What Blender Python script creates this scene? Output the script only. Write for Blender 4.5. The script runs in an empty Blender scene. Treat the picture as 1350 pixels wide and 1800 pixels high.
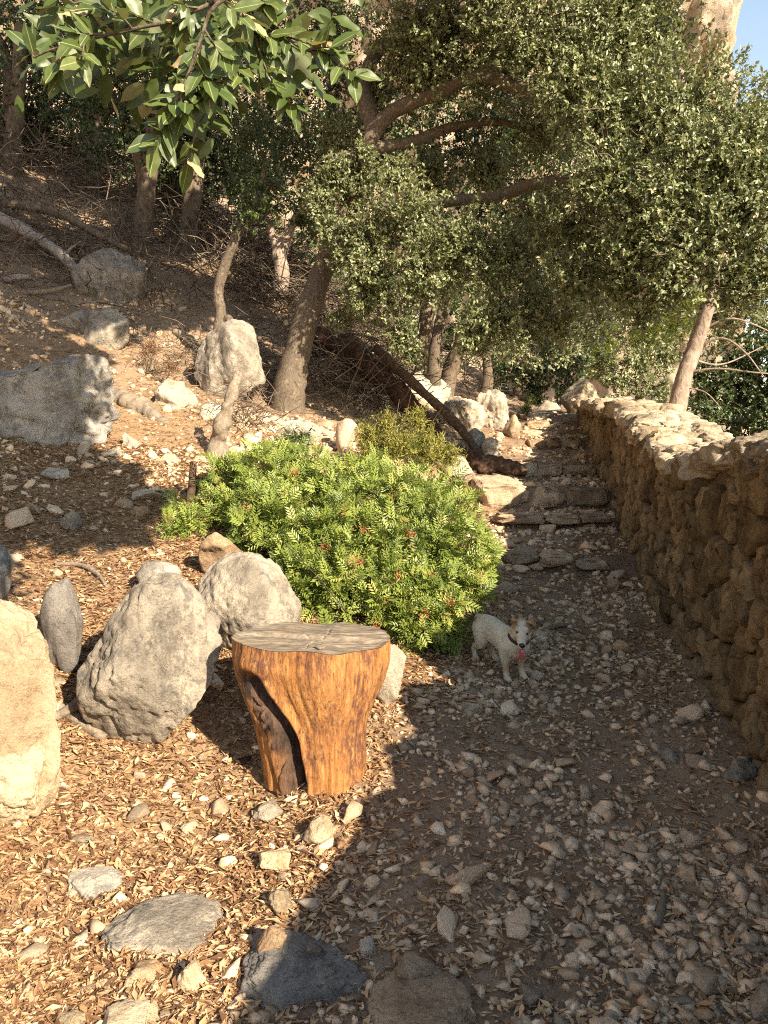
import bpy, bmesh, math, random
import numpy as np
from mathutils import Vector, Matrix

R_ = math.radians
scene = bpy.context.scene

# ------------------------------------------------------------------ camera, sky, sun, exposure
F_PX, CX, CY, PITCH, CAM_H = 1350.0, 675.0, 900.0, R_(5.5), 1.5
cam_d = bpy.data.cameras.new('camera')
cam_d.sensor_fit = 'VERTICAL'
cam_d.sensor_height = 36.0
cam_d.lens = 36.0 * F_PX / 1800.0
cam_d.clip_start, cam_d.clip_end = 0.05, 2000
cam = bpy.data.objects.new('camera', cam_d)
scene.collection.objects.link(cam)
cam.location = (0, 0, CAM_H)
cam.rotation_euler = (R_(90) - PITCH, 0, 0)
scene.camera = cam

SUN_EL, SHADOW_HEADING = R_(29), R_(38)          # shadows run 38 degrees left of straight ahead
to_sun = Vector((math.sin(SHADOW_HEADING) * math.cos(SUN_EL), -math.cos(SHADOW_HEADING) * math.cos(SUN_EL), math.sin(SUN_EL)))
world = bpy.data.worlds.new('World')
scene.world = world
world.use_nodes = True
wn = world.node_tree
sky = wn.nodes.new('ShaderNodeTexSky')
sky.sky_type = 'NISHITA'
sky.sun_disc = False
sky.sun_elevation = SUN_EL
sky.sun_rotation = math.atan2(to_sun.x, to_sun.y)
sky.air_density, sky.dust_density, sky.ozone_density = 1.0, 0.1, 2.5
tint = wn.nodes.new('ShaderNodeMix')
tint.data_type = 'RGBA'
tint.blend_type = 'MULTIPLY'
tint.inputs[0].default_value = 1.0
tint.inputs[7].default_value = (1.22, 0.95, 0.72, 1)       # the camera's warm white balance
wn.links.new(sky.outputs[0], tint.inputs[6])
wn.links.new(tint.outputs[2], wn.nodes['Background'].inputs[0])
wn.nodes['Background'].inputs[1].default_value = 0.15
sun_d = bpy.data.lights.new('sun', 'SUN')
sun_d.energy = 5.0
sun_d.angle = R_(0.6)
sun_d.color = (1.0, 0.85, 0.65)
sun = bpy.data.objects.new('sun', sun_d)
scene.collection.objects.link(sun)
sun.location = (8, -10, 12)
sun.rotation_euler = to_sun.to_track_quat('Z', 'Y').to_euler()
scene.view_settings.view_transform = 'Standard'
scene.view_settings.look = 'None'
scene.view_settings.gamma = 1
scene.view_settings.exposure = 1.5
scene.render.engine = 'CYCLES'
scene.cycles.max_bounces = 6
scene.cycles.diffuse_bounces = 4
scene.cycles.transparent_max_bounces = 4
scene.cycles.use_denoising = False
scene.cycles.filter_width = 1.1

# ------------------------------------------------------------------ numeric helpers
COL = scene.collection
rng = np.random.default_rng(11)


def P(px, py, d):
    """world point seen at a picture position, at forward distance d"""
    u = (px - CX) / F_PX
    v = (CY - py) / F_PX
    y = math.cos(PITCH) + v * math.sin(PITCH)
    z = v * math.cos(PITCH) - math.sin(PITCH)
    return np.array([u / y * d, d, CAM_H + z / y * d])


def _hash(ix, iy, iz):
    h = (ix * 374761393 + iy * 668265263 + iz * 2147483647 + 1274126177) & 0xffffffff
    h = ((h ^ (h >> 13)) * 1274126177) & 0xffffffff
    h = ((h ^ (h >> 16)) * 2246822519) & 0xffffffff
    return ((h ^ (h >> 15)) & 0xffffff) / float(0xffffff)


def vnoise(p):
    p = np.asarray(p, float)
    i = np.floor(p).astype(np.int64)
    f = p - i
    f = f * f * f * (f * (f * 6 - 15) + 10)
    r = 0
    for dx in (0, 1):
        wx = f[:, 0] if dx else 1 - f[:, 0]
        for dy in (0, 1):
            wy = f[:, 1] if dy else 1 - f[:, 1]
            for dz in (0, 1):
                wz = f[:, 2] if dz else 1 - f[:, 2]
                r = r + wx * wy * wz * _hash(i[:, 0] + dx, i[:, 1] + dy, i[:, 2] + dz)
    return r * 2 - 1


def fbm(p, octv=4, gain=0.5):
    p = np.asarray(p, float)
    r, a, s = 0, 1.0, 0
    for k in range(octv):
        r = r + a * vnoise(p * 2.03 ** k + 17.3 * k)
        s += a
        a *= gain
    return r / s


def sstep(a, b, x):
    t = np.clip((np.asarray(x, float) - a) / (b - a), 0, 1)
    return t * t * (3 - 2 * t)


def unit(v):
    return v / np.maximum(np.linalg.norm(v, axis=-1, keepdims=True), 1e-9)


def mesh_np(name, V, F, mats, smooth=False, rnd=None, col=None, midx=None):
    """one mesh from arrays; F is an (n,3) or (n,4) array"""
    V = np.asarray(V, np.float32)
    F = np.asarray(F, np.int32)
    k = F.shape[1]
    me = bpy.data.meshes.new(name)
    me.vertices.add(len(V))
    me.vertices.foreach_set('co', V.ravel())
    me.loops.add(len(F) * k)
    me.loops.foreach_set('vertex_index', F.ravel())
    me.polygons.add(len(F))
    me.polygons.foreach_set('loop_start', np.arange(0, len(F) * k, k, dtype=np.int32))
    if smooth:
        me.polygons.foreach_set('use_smooth', np.ones(len(F), bool))
    if midx is not None:
        me.polygons.foreach_set('material_index', np.asarray(midx, np.int32))
    for m in (mats if isinstance(mats, (list, tuple)) else [mats]):
        me.materials.append(m)
    if rnd is not None:
        a = me.attributes.new('rnd', 'FLOAT', 'POINT')
        a.data.foreach_set('value', np.asarray(rnd, np.float32))
    if col is not None:
        a = me.attributes.new('coat', 'FLOAT_COLOR', 'POINT')
        c = np.ones((len(V), 4), np.float32)
        c[:, :3] = col
        a.data.foreach_set('color', c.ravel())
    me.update(calc_edges=True)
    return me


def link(name, me, parent=None, loc=None, label=None, cat=None, group=None, kind=None):
    o = bpy.data.objects.new(name, me)
    COL.objects.link(o)
    if parent is not None:
        o.parent = parent
    if loc is not None:
        o.location = [float(c) for c in loc]
    if label:
        o['label'] = label
    if cat:
        o['category'] = cat
    if group:
        o['group'] = group
    if kind:
        o['kind'] = kind
    return o


def thing(name, label, cat, loc=(0, 0, 0), group=None):
    return link(name, None, None, loc, label, cat, group)


def rot_axes(x, y, z):
    """stack of matrices whose columns are x, y, z"""
    return np.stack([x, y, z], axis=-1)


def scatter(bv, bf, M, T, S, rnd=None):
    """copies of a base mesh (bv,bf): rotation stack M, places T, sizes S"""
    n, k = len(T), len(bv)
    S = np.asarray(S, float)
    if S.ndim == 1:
        S = np.repeat(S[:, None], 3, 1)
    V = np.einsum('nij,nkj->nki', M, bv[None] * S[:, None, :]) + T[:, None, :]
    F = (bf[None] + (np.arange(n) * k)[:, None, None]).reshape(-1, bf.shape[1])
    r = np.repeat(rng.random(n) if rnd is None else rnd, k)
    return V.reshape(-1, 3), F, r


def merge(parts):
    Vs, Fs, Rs, o = [], [], [], 0
    for V, F, r in parts:
        Vs.append(V); Fs.append(F + o); Rs.append(r); o += len(V)
    return np.concatenate(Vs), np.concatenate(Fs), np.concatenate(Rs)


def rand_rot(n, flat=None):
    """random rotations; flat = how far the z axis may tilt (radians)"""
    if flat is None:
        q = unit(rng.normal(size=(n, 4)))
        w, x, y, z = q.T
        return np.stack([np.stack([1 - 2 * (y * y + z * z), 2 * (x * y - z * w), 2 * (x * z + y * w)], -1),
                         np.stack([2 * (x * y + z * w), 1 - 2 * (x * x + z * z), 2 * (y * z - x * w)], -1),
                         np.stack([2 * (x * z - y * w), 2 * (y * z + x * w), 1 - 2 * (x * x + y * y)], -1)], 1)
    z = unit(np.stack([rng.normal(0, flat, n), rng.normal(0, flat, n), np.ones(n)], -1))
    a = rng.random(n) * 2 * math.pi
    y = np.stack([np.cos(a), np.sin(a), np.zeros(n)], -1)
    y = unit(y - z * (y * z).sum(-1, keepdims=True))
    return rot_axes(np.cross(y, z), y, z)


_ico = {}


def ico(sub):
    if sub not in _ico:
        bm = bmesh.new()
        bmesh.ops.create_icosphere(bm, subdivisions=sub, radius=1)
        V = np.array([v.co[:] for v in bm.verts])
        F = np.array([[v.index for v in f.verts] for f in bm.faces])
        bm.free()
        _ico[sub] = (unit(V), F)
    return _ico[sub]


def rock_shape(seed, sub=4, cuts=7, rough=0.10, soft=0.85, freq=2.2, low=0.22, crag=0.35):
    """a broken limestone lump, fitted to the box -1..1"""
    r = np.random.default_rng(seed)
    V, F = ico(sub)
    N = V.copy()
    Q = V * (1 + low * fbm(V * 1.3 + seed * 3.7, 2))[:, None]
    for k in range(cuts):
        n = unit(r.normal(size=3))
        c = r.uniform(0.5, 0.85)
        dd = Q @ n - c
        Q = Q - np.outer(np.maximum(dd, 0) * soft, n)
    if rough:
        warp = 0.25 * np.stack([fbm(Q * 2 + seed, 3), fbm(Q * 2 + seed + 31, 3), fbm(Q * 2 + seed + 57, 3)], -1)
        a = fbm((Q + warp) * freq + seed * 1.9, 6, 0.6)
        b = 1 - np.abs(fbm((Q + warp) * freq * 1.7 + seed * 5.1, 4))
        ck = (1 - np.abs(fbm((Q + warp) * freq * 0.8 + seed * 2.3, 4))) ** 9
        pit = np.maximum(fbm(Q * freq * 6 + seed * 7.7, 3) - 0.12, 0)
        Q = Q + N * (rough * (1.25 * a + 0.5 * (b - 0.7) - crag * 1.6 * ck - 1.1 * pit))[:, None]
    lo, hi = Q.min(0), Q.max(0)
    return (Q - (lo + hi) / 2) / ((hi - lo) / 2), F


def hull_shape(seed, n, sub=0, rough=0.0):
    """an angular broken chip"""
    r = np.random.default_rng(seed)
    p = unit(r.normal(size=(n, 3))) * r.uniform(.75, 1.0, (n, 1))
    bm = bmesh.new()
    for c in p:
        bm.verts.new(c)
    bmesh.ops.convex_hull(bm, input=bm.verts)
    bmesh.ops.delete(bm, geom=[v for v in bm.verts if not v.link_faces], context='VERTS')
    if sub:
        bmesh.ops.bevel(bm, geom=bm.edges[:], offset=.07, segments=1, affect='EDGES')
        bmesh.ops.triangulate(bm, faces=bm.faces[:])
        bmesh.ops.subdivide_edges(bm, edges=bm.edges[:], cuts=sub, use_grid_fill=True)
    bmesh.ops.triangulate(bm, faces=bm.faces[:])
    bm.verts.index_update()
    V = np.array([v.co[:] for v in bm.verts]); F = np.array([[v.index for v in f.verts] for f in bm.faces])
    bm.free()
    if rough:
        V = V + unit(V) * (rough * fbm(V * 3 + seed, 4, .6))[:, None]
    lo, hi = V.min(0), V.max(0)
    return (V - (lo + hi) / 2) / ((hi - lo) / 2), F


def catmull(pts, n):
    pts = np.asarray(pts, float)
    p = np.vstack([2 * pts[0] - pts[1], pts, 2 * pts[-1] - pts[-2]])
    out = []
    t = np.linspace(0, len(pts) - 1 - 1e-6, n)
    for s in t:
        i = int(s); f = s - i
        a, b, c, d = p[i:i + 4]
        out.append(0.5 * (2 * b + (c - a) * f + (2 * a - 5 * b + 4 * c - d) * f * f + (3 * b - a - 3 * c + d) * f ** 3))
    return np.array(out)


def tube(pts, radii, n=24, sides=12, rough=0.08, seed=0, cap=True, freq=6.0):
    """a knotty tapering limb; pts in world space"""
    C = catmull(pts, n)
    r = np.interp(np.linspace(0, 1, n), np.linspace(0, 1, len(radii)), radii)
    T = unit(np.gradient(C, axis=0))
    up = np.array([0.13, 0.21, 1.0]) if abs(T[0][2]) < 0.9 else np.array([1.0, 0.2, 0.1])
    X = unit(np.cross(T, up)); Y = np.cross(T, X)
    a = np.arange(sides) / sides * 2 * math.pi
    D = X[:, None, :] * np.cos(a)[None, :, None] + Y[:, None, :] * np.sin(a)[None, :, None]
    V = C[:, None, :] + D * r[:, None, None]
    V = V.reshape(-1, 3); Df = D.reshape(-1, 3)
    rr = np.repeat(r, sides)
    V = V + Df * (rr * rough * 2 * (fbm(V * freq * np.array([1, 1, 0.45]) + seed, 3) + 0.5 * vnoise(V * freq * 3.1 + seed)))[:, None]
    i = np.arange(n - 1)[:, None] * sides; j = np.arange(sides)[None]
    j2 = (j + 1) % sides
    F = np.stack([i + j, i + j2, i + j2 + sides, i + j + sides], -1).reshape(-1, 4)
    tri = np.concatenate([F[:, [0, 1, 2]], F[:, [0, 2, 3]]])
    if cap:
        V = np.vstack([V, C[0], C[-1]])
        b = len(V) - 2
        jj = np.arange(sides); jn = (jj + 1) % sides
        tri = np.concatenate([tri, np.stack([jn, jj, np.full(sides, b)], -1),
                              np.stack([jj + (n - 1) * sides, jn + (n - 1) * sides, np.full(sides, b + 1)], -1)])
    return V, tri, np.full(len(V), 0.5)


def twigs(start, dirs, length, rad, k=5, curl=0.35, sides=3, sag=0.0):
    """many thin bent sticks at once"""
    n = len(start)
    length = np.broadcast_to(length, (n,)); rad = np.broadcast_to(rad, (n,))
    pts = [np.asarray(start, float)]
    d = unit(np.asarray(dirs, float))
    for i in range(k - 1):
        d = unit(d + rng.normal(0, curl, (n, 3)) + np.array([0, 0, -sag]))
        pts.append(pts[-1] + d * (length / (k - 1))[:, None])
    C = np.stack(pts, 1)
    T = unit(np.gradient(C, axis=1))
    X = unit(np.cross(T, np.array([0.3, 0.2, 1.0]))); Y = np.cross(T, X)
    a = np.arange(sides) / sides * 2 * math.pi
    r = rad[:, None] * np.linspace(1, 0.35, k)[None]
    V = C[:, :, None, :] + (X[:, :, None, :] * np.cos(a)[:, None] + Y[:, :, None, :] * np.sin(a)[:, None]) * r[:, :, None, None]
    i = np.arange(k - 1)[:, None] * sides; j = np.arange(sides)[None]; j2 = (j + 1) % sides
    q = np.stack([i + j, i + j2, i + j2 + sides, i + j + sides], -1).reshape(-1, 4)
    f = np.concatenate([q[:, [0, 1, 2]], q[:, [0, 2, 3]]])
    F = (f[None] + (np.arange(n) * k * sides)[:, None, None]).reshape(-1, 3)
    return V.reshape(-1, 3), F, np.repeat(rng.random(n), k * sides)


# ------------------------------------------------------------------ materials
def new_mat(name):
    m = bpy.data.materials.new(name)
    m.use_nodes = True
    nt = m.node_tree
    return m, nt, nt.nodes['Principled BSDF'], nt.nodes['Material Output']


def nd(nt, kind, **kw):
    n = nt.nodes.new('ShaderNode' + kind)
    for k, v in kw.items():
        if k in n.inputs.keys():
            n.inputs[k].default_value = v
        else:
            setattr(n, k, v)
    return n


def ramp(nt, fac, stops, interp='LINEAR'):
    n = nt.nodes.new('ShaderNodeValToRGB')
    cr = n.color_ramp
    cr.interpolation = interp
    while len(cr.elements) < len(stops):
        cr.elements.new(0.5)
    for e, (p, c) in zip(cr.elements, stops):
        e.position = p
        e.color = (c[0], c[1], c[2], 1) if not isinstance(c, (int, float)) else (c, c, c, 1)
    nt.links.new(fac, n.inputs[0])
    return n.outputs[0]


def mixc(nt, fac, a, b, mode='MIX'):
    n = nt.nodes.new('ShaderNodeMix')
    n.data_type = 'RGBA'
    n.blend_type = mode
    for sock, v in ((n.inputs[0], fac), (n.inputs[6], a), (n.inputs[7], b)):
        if isinstance(v, (int, float)):
            sock.default_value = v
        elif isinstance(v, (tuple, list)):
            sock.default_value = (*v, 1)
        else:
            nt.links.new(v, sock)
    return n.outputs[2]


def math_n(nt, op, a, b=None, clamp=False):
    n = nt.nodes.new('ShaderNodeMath')
    n.operation = op
    n.use_clamp = clamp
    for i, v in enumerate((a, b)):
        if v is None:
            continue
        if isinstance(v, (int, float)):
            n.inputs[i].default_value = v
        else:
            nt.links.new(v, n.inputs[i])
    return n.outputs[0]


def coords(nt, scale=(1, 1, 1), world_space=False, vary=True):
    """object (or world) coordinates, shifted per object so that copies differ"""
    if world_space:
        src = nd(nt, 'NewGeometry').outputs['Position']
    else:
        src = nd(nt, 'TexCoord').outputs['Object']
    mp = nt.nodes.new('ShaderNodeMapping')
    mp.inputs['Scale'].default_value = scale
    nt.links.new(src, mp.inputs[0])
    if vary and not world_space:
        oi = nd(nt, 'ObjectInfo')
        v = math_n(nt, 'MULTIPLY', oi.outputs['Random'], 37.0)
        nt.links.new(v, mp.inputs['Location'])
    return mp.outputs[0]


def noise(nt, vec, scale, detail=6, rough=0.6, dist=0.0):
    n = nd(nt, 'TexNoise', Scale=scale, Detail=detail, Roughness=rough, Distortion=dist)
    nt.links.new(vec, n.inputs['Vector'])
    return n.outputs[0]


def bump(nt, height, strength, dist=0.02, prev=None):
    b = nd(nt, 'Bump', Strength=strength, Distance=dist)
    nt.links.new(height, b.inputs['Height'])
    if prev is not None:
        nt.links.new(prev, b.inputs['Normal'])
    return b.outputs[0]


def rnd_value(nt):
    at = nd(nt, 'Attribute', attribute_name='rnd')
    oi = nd(nt, 'ObjectInfo')
    return math_n(nt, 'FRACT', math_n(nt, 'ADD', at.outputs['Fac'], oi.outputs['Random']))


def rock_mat(name, light, mid, dark, lichen=None, scale=1.0, crack=0.5, bstr=0.6, vary=0.25, pits=0.6):
    m, nt, b, out = new_mat(name)
    vec = coords(nt)
    big = noise(nt, vec, 2.6 * scale, 8, 0.65, 0.3)
    med = noise(nt, vec, 11 * scale, 8, 0.7)
    fine = noise(nt, vec, 60 * scale, 6, 0.7)
    c = ramp(nt, big, [(0.32, dark), (0.47, mid), (0.62, light)])
    c = mixc(nt, ramp(nt, med, [(0.45, 0.0), (0.62, 0.75)]), c, light)
    c = mixc(nt, ramp(nt, med, [(0.30, 0.85), (0.43, 0.0)]), c, dark)  # mottling and speckle that also put cavity shade into the colour
    c = mixc(nt, math_n(nt, 'MULTIPLY', ramp(nt, fine, [(0.34, 0.9), (0.48, 0.0)]), ramp(nt, big, [(0.40, 1.0), (0.56, 0.25)])), c, [x * 0.55 for x in dark])
    c = mixc(nt, ramp(nt, fine, [(0.56, 0.0), (0.70, 0.55)]), c, [min(1, x * 1.25) for x in light])
    if lichen:
        lm = noise(nt, vec, 5.5 * scale, 7, 0.75, 0.6)
        c = mixc(nt, ramp(nt, lm, [(0.54, 0.0), (0.60, 0.85)]), c, lichen)
    st_ = noise(nt, coords(nt, (1, 1, 0.35)), 1.6 * scale, 5, 0.6, 0.5)
    c = mixc(nt, ramp(nt, st_, [(0.50, 0.0), (0.66, 0.6)]), c, [x * 0.8 for x in dark])
    c = mixc(nt, ramp(nt, st_, [(0.34, 0.4), (0.46, 0.0)]), c, light)
    vor = nd(nt, 'TexVoronoi', Scale=16 * scale)
    nt.links.new(vec, vor.inputs['Vector'])
    pit = ramp(nt, vor.outputs['Distance'], [(0.05, 0.0), (0.3, 1.0)])
    r = rnd_value(nt)
    r2 = math_n(nt, 'FRACT', math_n(nt, 'MULTIPLY', r, 7.31))
    c = mixc(nt, math_n(nt, 'MULTIPLY', r2, vary * 1.6, True), c, mixc(nt, 1.0, c, (1.0, 0.82, 0.64), 'MULTIPLY'))
    hs = nd(nt, 'HueSaturation')
    nt.links.new(math_n(nt, 'ADD', math_n(nt, 'MULTIPLY', r, vary * 2), 1 - vary), hs.inputs['Value'])
    nt.links.new(c, hs.inputs['Color'])
    nt.links.new(hs.outputs[0], b.inputs['Base Color'])
    b.inputs['Roughness'].default_value = 0.9
    b.inputs['Specular IOR Level'].default_value = 0.2
    n1 = bump(nt, pit, 0.4 * pits, 0.02 / scale)
    n2 = bump(nt, med, min(1, bstr * 1.5), 0.06 / scale, n1)
    n3 = bump(nt, fine, min(1, bstr * 1.6), 0.018 / scale, n2)
    nt.links.new(n3, b.inputs['Normal'])
    return m


def leaf_mat(name, stops, under, transl=0.25, rough=0.42, spec=0.5, tcol=None):
    m, nt, b, out = new_mat(name)
    c = ramp(nt, rnd_value(nt), stops)
    geo = nd(nt, 'NewGeometry')
    c2 = mixc(nt, geo.outputs['Backfacing'], c, under)
    nt.links.new(c2, b.inputs['Base Color'])
    b.inputs['Roughness'].default_value = rough
    b.inputs['Specular IOR Level'].default_value = spec
    if transl:
        tr = nd(nt, 'BsdfTranslucent')
        tc = mixc(nt, 1.0, c, tcol or (1.0, 1.0, 0.45), 'MULTIPLY')
        nt.links.new(tc, tr.inputs[0])
        mx = nd(nt, 'MixShader')
        mx.inputs[0].default_value = transl
        nt.links.new(b.outputs[0], mx.inputs[1])
        nt.links.new(tr.outputs[0], mx.inputs[2])
        nt.links.new(mx.outputs[0], out.inputs[0])
    return m


def plain_mat(name, stops, rough=0.85, spec=0.2, tex=0.0):
    """colour picked per piece, with a little grain"""
    m, nt, b, out = new_mat(name)
    c = ramp(nt, rnd_value(nt), stops)
    if tex:
        v = coords(nt, world_space=True)
        c = mixc(nt, ramp(nt, noise(nt, v, tex, 4, 0.7), [(0.35, 0.5), (0.55, 0.0)]), c, (0.03, 0.02, 0.012))
    nt.links.new(c, b.inputs['Base Color'])
    b.inputs['Roughness'].default_value = rough
    b.inputs['Specular IOR Level'].default_value = spec
    return m


def bark_mat(name, light, mid, dark, scale=1.0, stretch=0.25, bstr=0.8):
    m, nt, b, out = new_mat(name)
    vec = coords(nt, (1, 1, stretch), world_space=True)
    n1 = noise(nt, vec, 30 * scale, 7, 0.7, 0.4)
    n2 = noise(nt, vec, 8 * scale, 5, 0.6)
    c = ramp(nt, n1, [(0.33, dark), (0.48, mid), (0.64, light)])
    c = mixc(nt, ramp(nt, n2, [(0.42, 0.7), (0.56, 0.0)]), c, mid)
    nt.links.new(c, b.inputs['Base Color'])
    b.inputs['Roughness'].default_value = 0.9
    b.inputs['Specular IOR Level'].default_value = 0.15
    nt.links.new(bump(nt, n1, bstr, 0.02 / scale), b.inputs['Normal'])
    return m


def soil_mat():
    m, nt, b, out = new_mat('soil')
    vec = coords(nt, world_space=True)
    a = noise(nt, vec, 1.3, 6, 0.6)
    d = noise(nt, vec, 14, 8, 0.7)
    e = noise(nt, vec, 90, 5, 0.75)
    c = ramp(nt, a, [(0.35, (0.20, 0.138, 0.09)), (0.5, (0.285, 0.20, 0.132)), (0.65, (0.37, 0.27, 0.18))])
    at = nd(nt, 'Attribute', attribute_name='rnd')          # 1 on the trodden path, 0 under leaf litter; upslope in between, duff plus painted forest shade
    crumb = ramp(nt, noise(nt, vec, 55, 6, 0.8), [(0.38, (0.15, 0.085, 0.045)), (0.5, (0.32, 0.20, 0.105)), (0.62, (0.45, 0.31, 0.175))])
    c = mixc(nt, ramp(nt, at.outputs['Fac'], [(0.2, 0.8), (0.8, 0.0)]), c, crumb)
    c = mixc(nt, ramp(nt, d, [(0.33, 0.7), (0.47, 0.0)]), c, (0.085, 0.053, 0.032))
    c = mixc(nt, ramp(nt, e, [(0.52, 0.0), (0.66, 0.8)]), c, (0.36, 0.265, 0.18))
    c = mixc(nt, ramp(nt, e, [(0.3, 0.8), (0.44, 0.0)]), c, (0.05, 0.032, 0.02))
    nt.links.new(c, b.inputs['Base Color'])
    b.inputs['Roughness'].default_value = 0.95
    b.inputs['Specular IOR Level'].default_value = 0.1
    n1 = bump(nt, d, 0.6, 0.03)
    nt.links.new(bump(nt, e, 0.8, 0.008, n1), b.inputs['Normal'])
    return m


MAT = {}
MAT['soil'] = soil_mat()
MAT['grey_rock'] = rock_mat('grey_limestone', (0.50, 0.45, 0.365), (0.31, 0.28, 0.23), (0.15, 0.137, 0.117), (0.19, 0.183, 0.165), 1.7, bstr=0.5)
MAT['pale_rock'] = rock_mat('pale_limestone', (0.57, 0.475, 0.33), (0.48, 0.385, 0.25), (0.33, 0.24, 0.145), None, 1.5, bstr=0.45)
MAT['tan_rock'] = rock_mat('tan_limestone', (0.55, 0.42, 0.28), (0.45, 0.31, 0.18), (0.27, 0.18, 0.11), None, 2.0)
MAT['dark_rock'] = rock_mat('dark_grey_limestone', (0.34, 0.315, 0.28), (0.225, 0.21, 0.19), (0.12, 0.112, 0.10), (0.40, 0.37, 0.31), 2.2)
MAT['white_rock'] = rock_mat('whitish_limestone', (0.62, 0.555, 0.45), (0.48, 0.415, 0.32), (0.29, 0.235, 0.165), None, 1.6)
MAT['step_rock'] = rock_mat('worn_step_stone', (0.60, 0.48, 0.335), (0.45, 0.345, 0.235), (0.25, 0.18, 0.12), None, 2.0)
MAT['pebble'] = rock_mat('loose_limestone', (0.70, 0.575, 0.42), (0.56, 0.44, 0.31), (0.36, 0.27, 0.18), None, 6.0, vary=0.42, bstr=0.4)
MAT['wall_stone'] = rock_mat('earthy_shaded_wall_stone', (0.33, 0.255, 0.15), (0.22, 0.168, 0.098), (0.10, 0.074, 0.043), (0.19, 0.17, 0.115), 3.0, vary=0.36, bstr=0.8)  # face stone, earthy brown; the wall's shade is put into the darker tone
MAT['cap_stone'] = rock_mat('weathered_sunlit_cap_stone', (0.62, 0.53, 0.39), (0.45, 0.365, 0.25), (0.23, 0.175, 0.11), (0.32, 0.28, 0.215), 3.0, vary=0.2, bstr=0.8)  # paler than the face: sunlight on the wall top put into the colour
MAT['mortar'] = rock_mat('earth_mortar', (0.17, 0.125, 0.075), (0.115, 0.083, 0.05), (0.05, 0.036, 0.022), None, 4.0, bstr=1.0)
MAT['cliff'] = rock_mat('cliff_rock', (0.62, 0.54, 0.42), (0.50, 0.41, 0.30), (0.36, 0.23, 0.13), (0.33, 0.32, 0.30), 0.35, bstr=1.0)
MAT['oak_leaf'] = leaf_mat('oak_leaf', [(0.0, (0.075, 0.10, 0.037)), (0.45, (0.18, 0.205, 0.086)), (0.8, (0.28, 0.30, 0.145)), (0.97, (0.36, 0.37, 0.21)), (1.0, (0.38, 0.29, 0.17))], (0.25, 0.265, 0.16), 0.22, 0.42, 0.5)
MAT['deep_leaf'] = leaf_mat('dark_evergreen_leaf', [(0.0, (0.024, 0.042, 0.012)), (0.6, (0.058, 0.088, 0.024)), (1.0, (0.105, 0.14, 0.042))], (0.09, 0.112, 0.055), 0.2, 0.4, 0.5)
MAT['pine_leaf'] = leaf_mat('pine_needles', [(0.0, (0.10, 0.14, 0.03)), (0.6, (0.19, 0.23, 0.05)), (1.0, (0.28, 0.31, 0.08))], (0.18, 0.22, 0.06), 0.3, 0.5, 0.3)
MAT['bush_leaf'] = leaf_mat('lentisk_leaf', [(0.0, (0.075, 0.115, 0.018)), (0.5, (0.19, 0.245, 0.045)), (0.9, (0.30, 0.345, 0.08)), (0.97, (0.38, 0.35, 0.11)), (1.0, (0.34, 0.18, 0.07))], (0.20, 0.245, 0.07), 0.25, 0.42, 0.45)
MAT['heath_leaf'] = leaf_mat('feathery_shrub_leaf', [(0.0, (0.13, 0.14, 0.03)), (0.6, (0.27, 0.26, 0.06)), (1.0, (0.38, 0.34, 0.10))], (0.28, 0.27, 0.09), 0.3, 0.6, 0.2)
MAT['dead_leaf'] = leaf_mat('fallen_leaf', [(0.0, (0.10, 0.052, 0.026)), (0.2, (0.23, 0.12, 0.06)), (0.42, (0.40, 0.235, 0.115)), (0.75, (0.51, 0.335, 0.175)), (1.0, (0.60, 0.44, 0.26))], (0.45, 0.30, 0.17), 0.12, 0.6, 0.25, (1.0, 0.7, 0.4))
MAT['needle'] = plain_mat('fallen_needles', [(0.0, (0.10, 0.055, 0.03)), (0.5, (0.24, 0.135, 0.07)), (1.0, (0.40, 0.26, 0.15))])
MAT['dry_twig'] = plain_mat('dry_twig', [(0.0, (0.07, 0.052, 0.038)), (0.5, (0.155, 0.12, 0.088)), (1.0, (0.30, 0.245, 0.185))], tex=40)
MAT['oak_bark'] = bark_mat('oak_bark', (0.215, 0.175, 0.13), (0.12, 0.095, 0.07), (0.04, 0.03, 0.022), 1.6, 0.6)
MAT['pine_bark'] = bark_mat('pine_bark', (0.40, 0.33, 0.27), (0.27, 0.21, 0.165), (0.13, 0.095, 0.07), 0.8, 0.5)
MAT['dead_bark'] = bark_mat('weathered_dead_wood', (0.33, 0.275, 0.21), (0.21, 0.17, 0.125), (0.085, 0.066, 0.048), 1.4, 1.0)
MAT['grey_wood'] = bark_mat('bleached_wood', (0.42, 0.36, 0.31), (0.29, 0.245, 0.21), (0.13, 0.11, 0.09), 1.2, 1.0)
MAT['red_wood'] = bark_mat('rotting_red_wood', (0.135, 0.07, 0.042), (0.065, 0.036, 0.023), (0.022, 0.015, 0.012), 0.8, 1.0)
MAT['char_wood'] = bark_mat('charred_wood', (0.20, 0.12, 0.075), (0.085, 0.055, 0.036), (0.025, 0.018, 0.013), 0.8, 1.0)
MAT['dark_bark'] = bark_mat('dark_brown_bark', (0.22, 0.17, 0.125), (0.13, 0.10, 0.072), (0.05, 0.037, 0.026), 0.7, 0.4)  # brown bark for background trees, crown twigs and a fallen trunk

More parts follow.
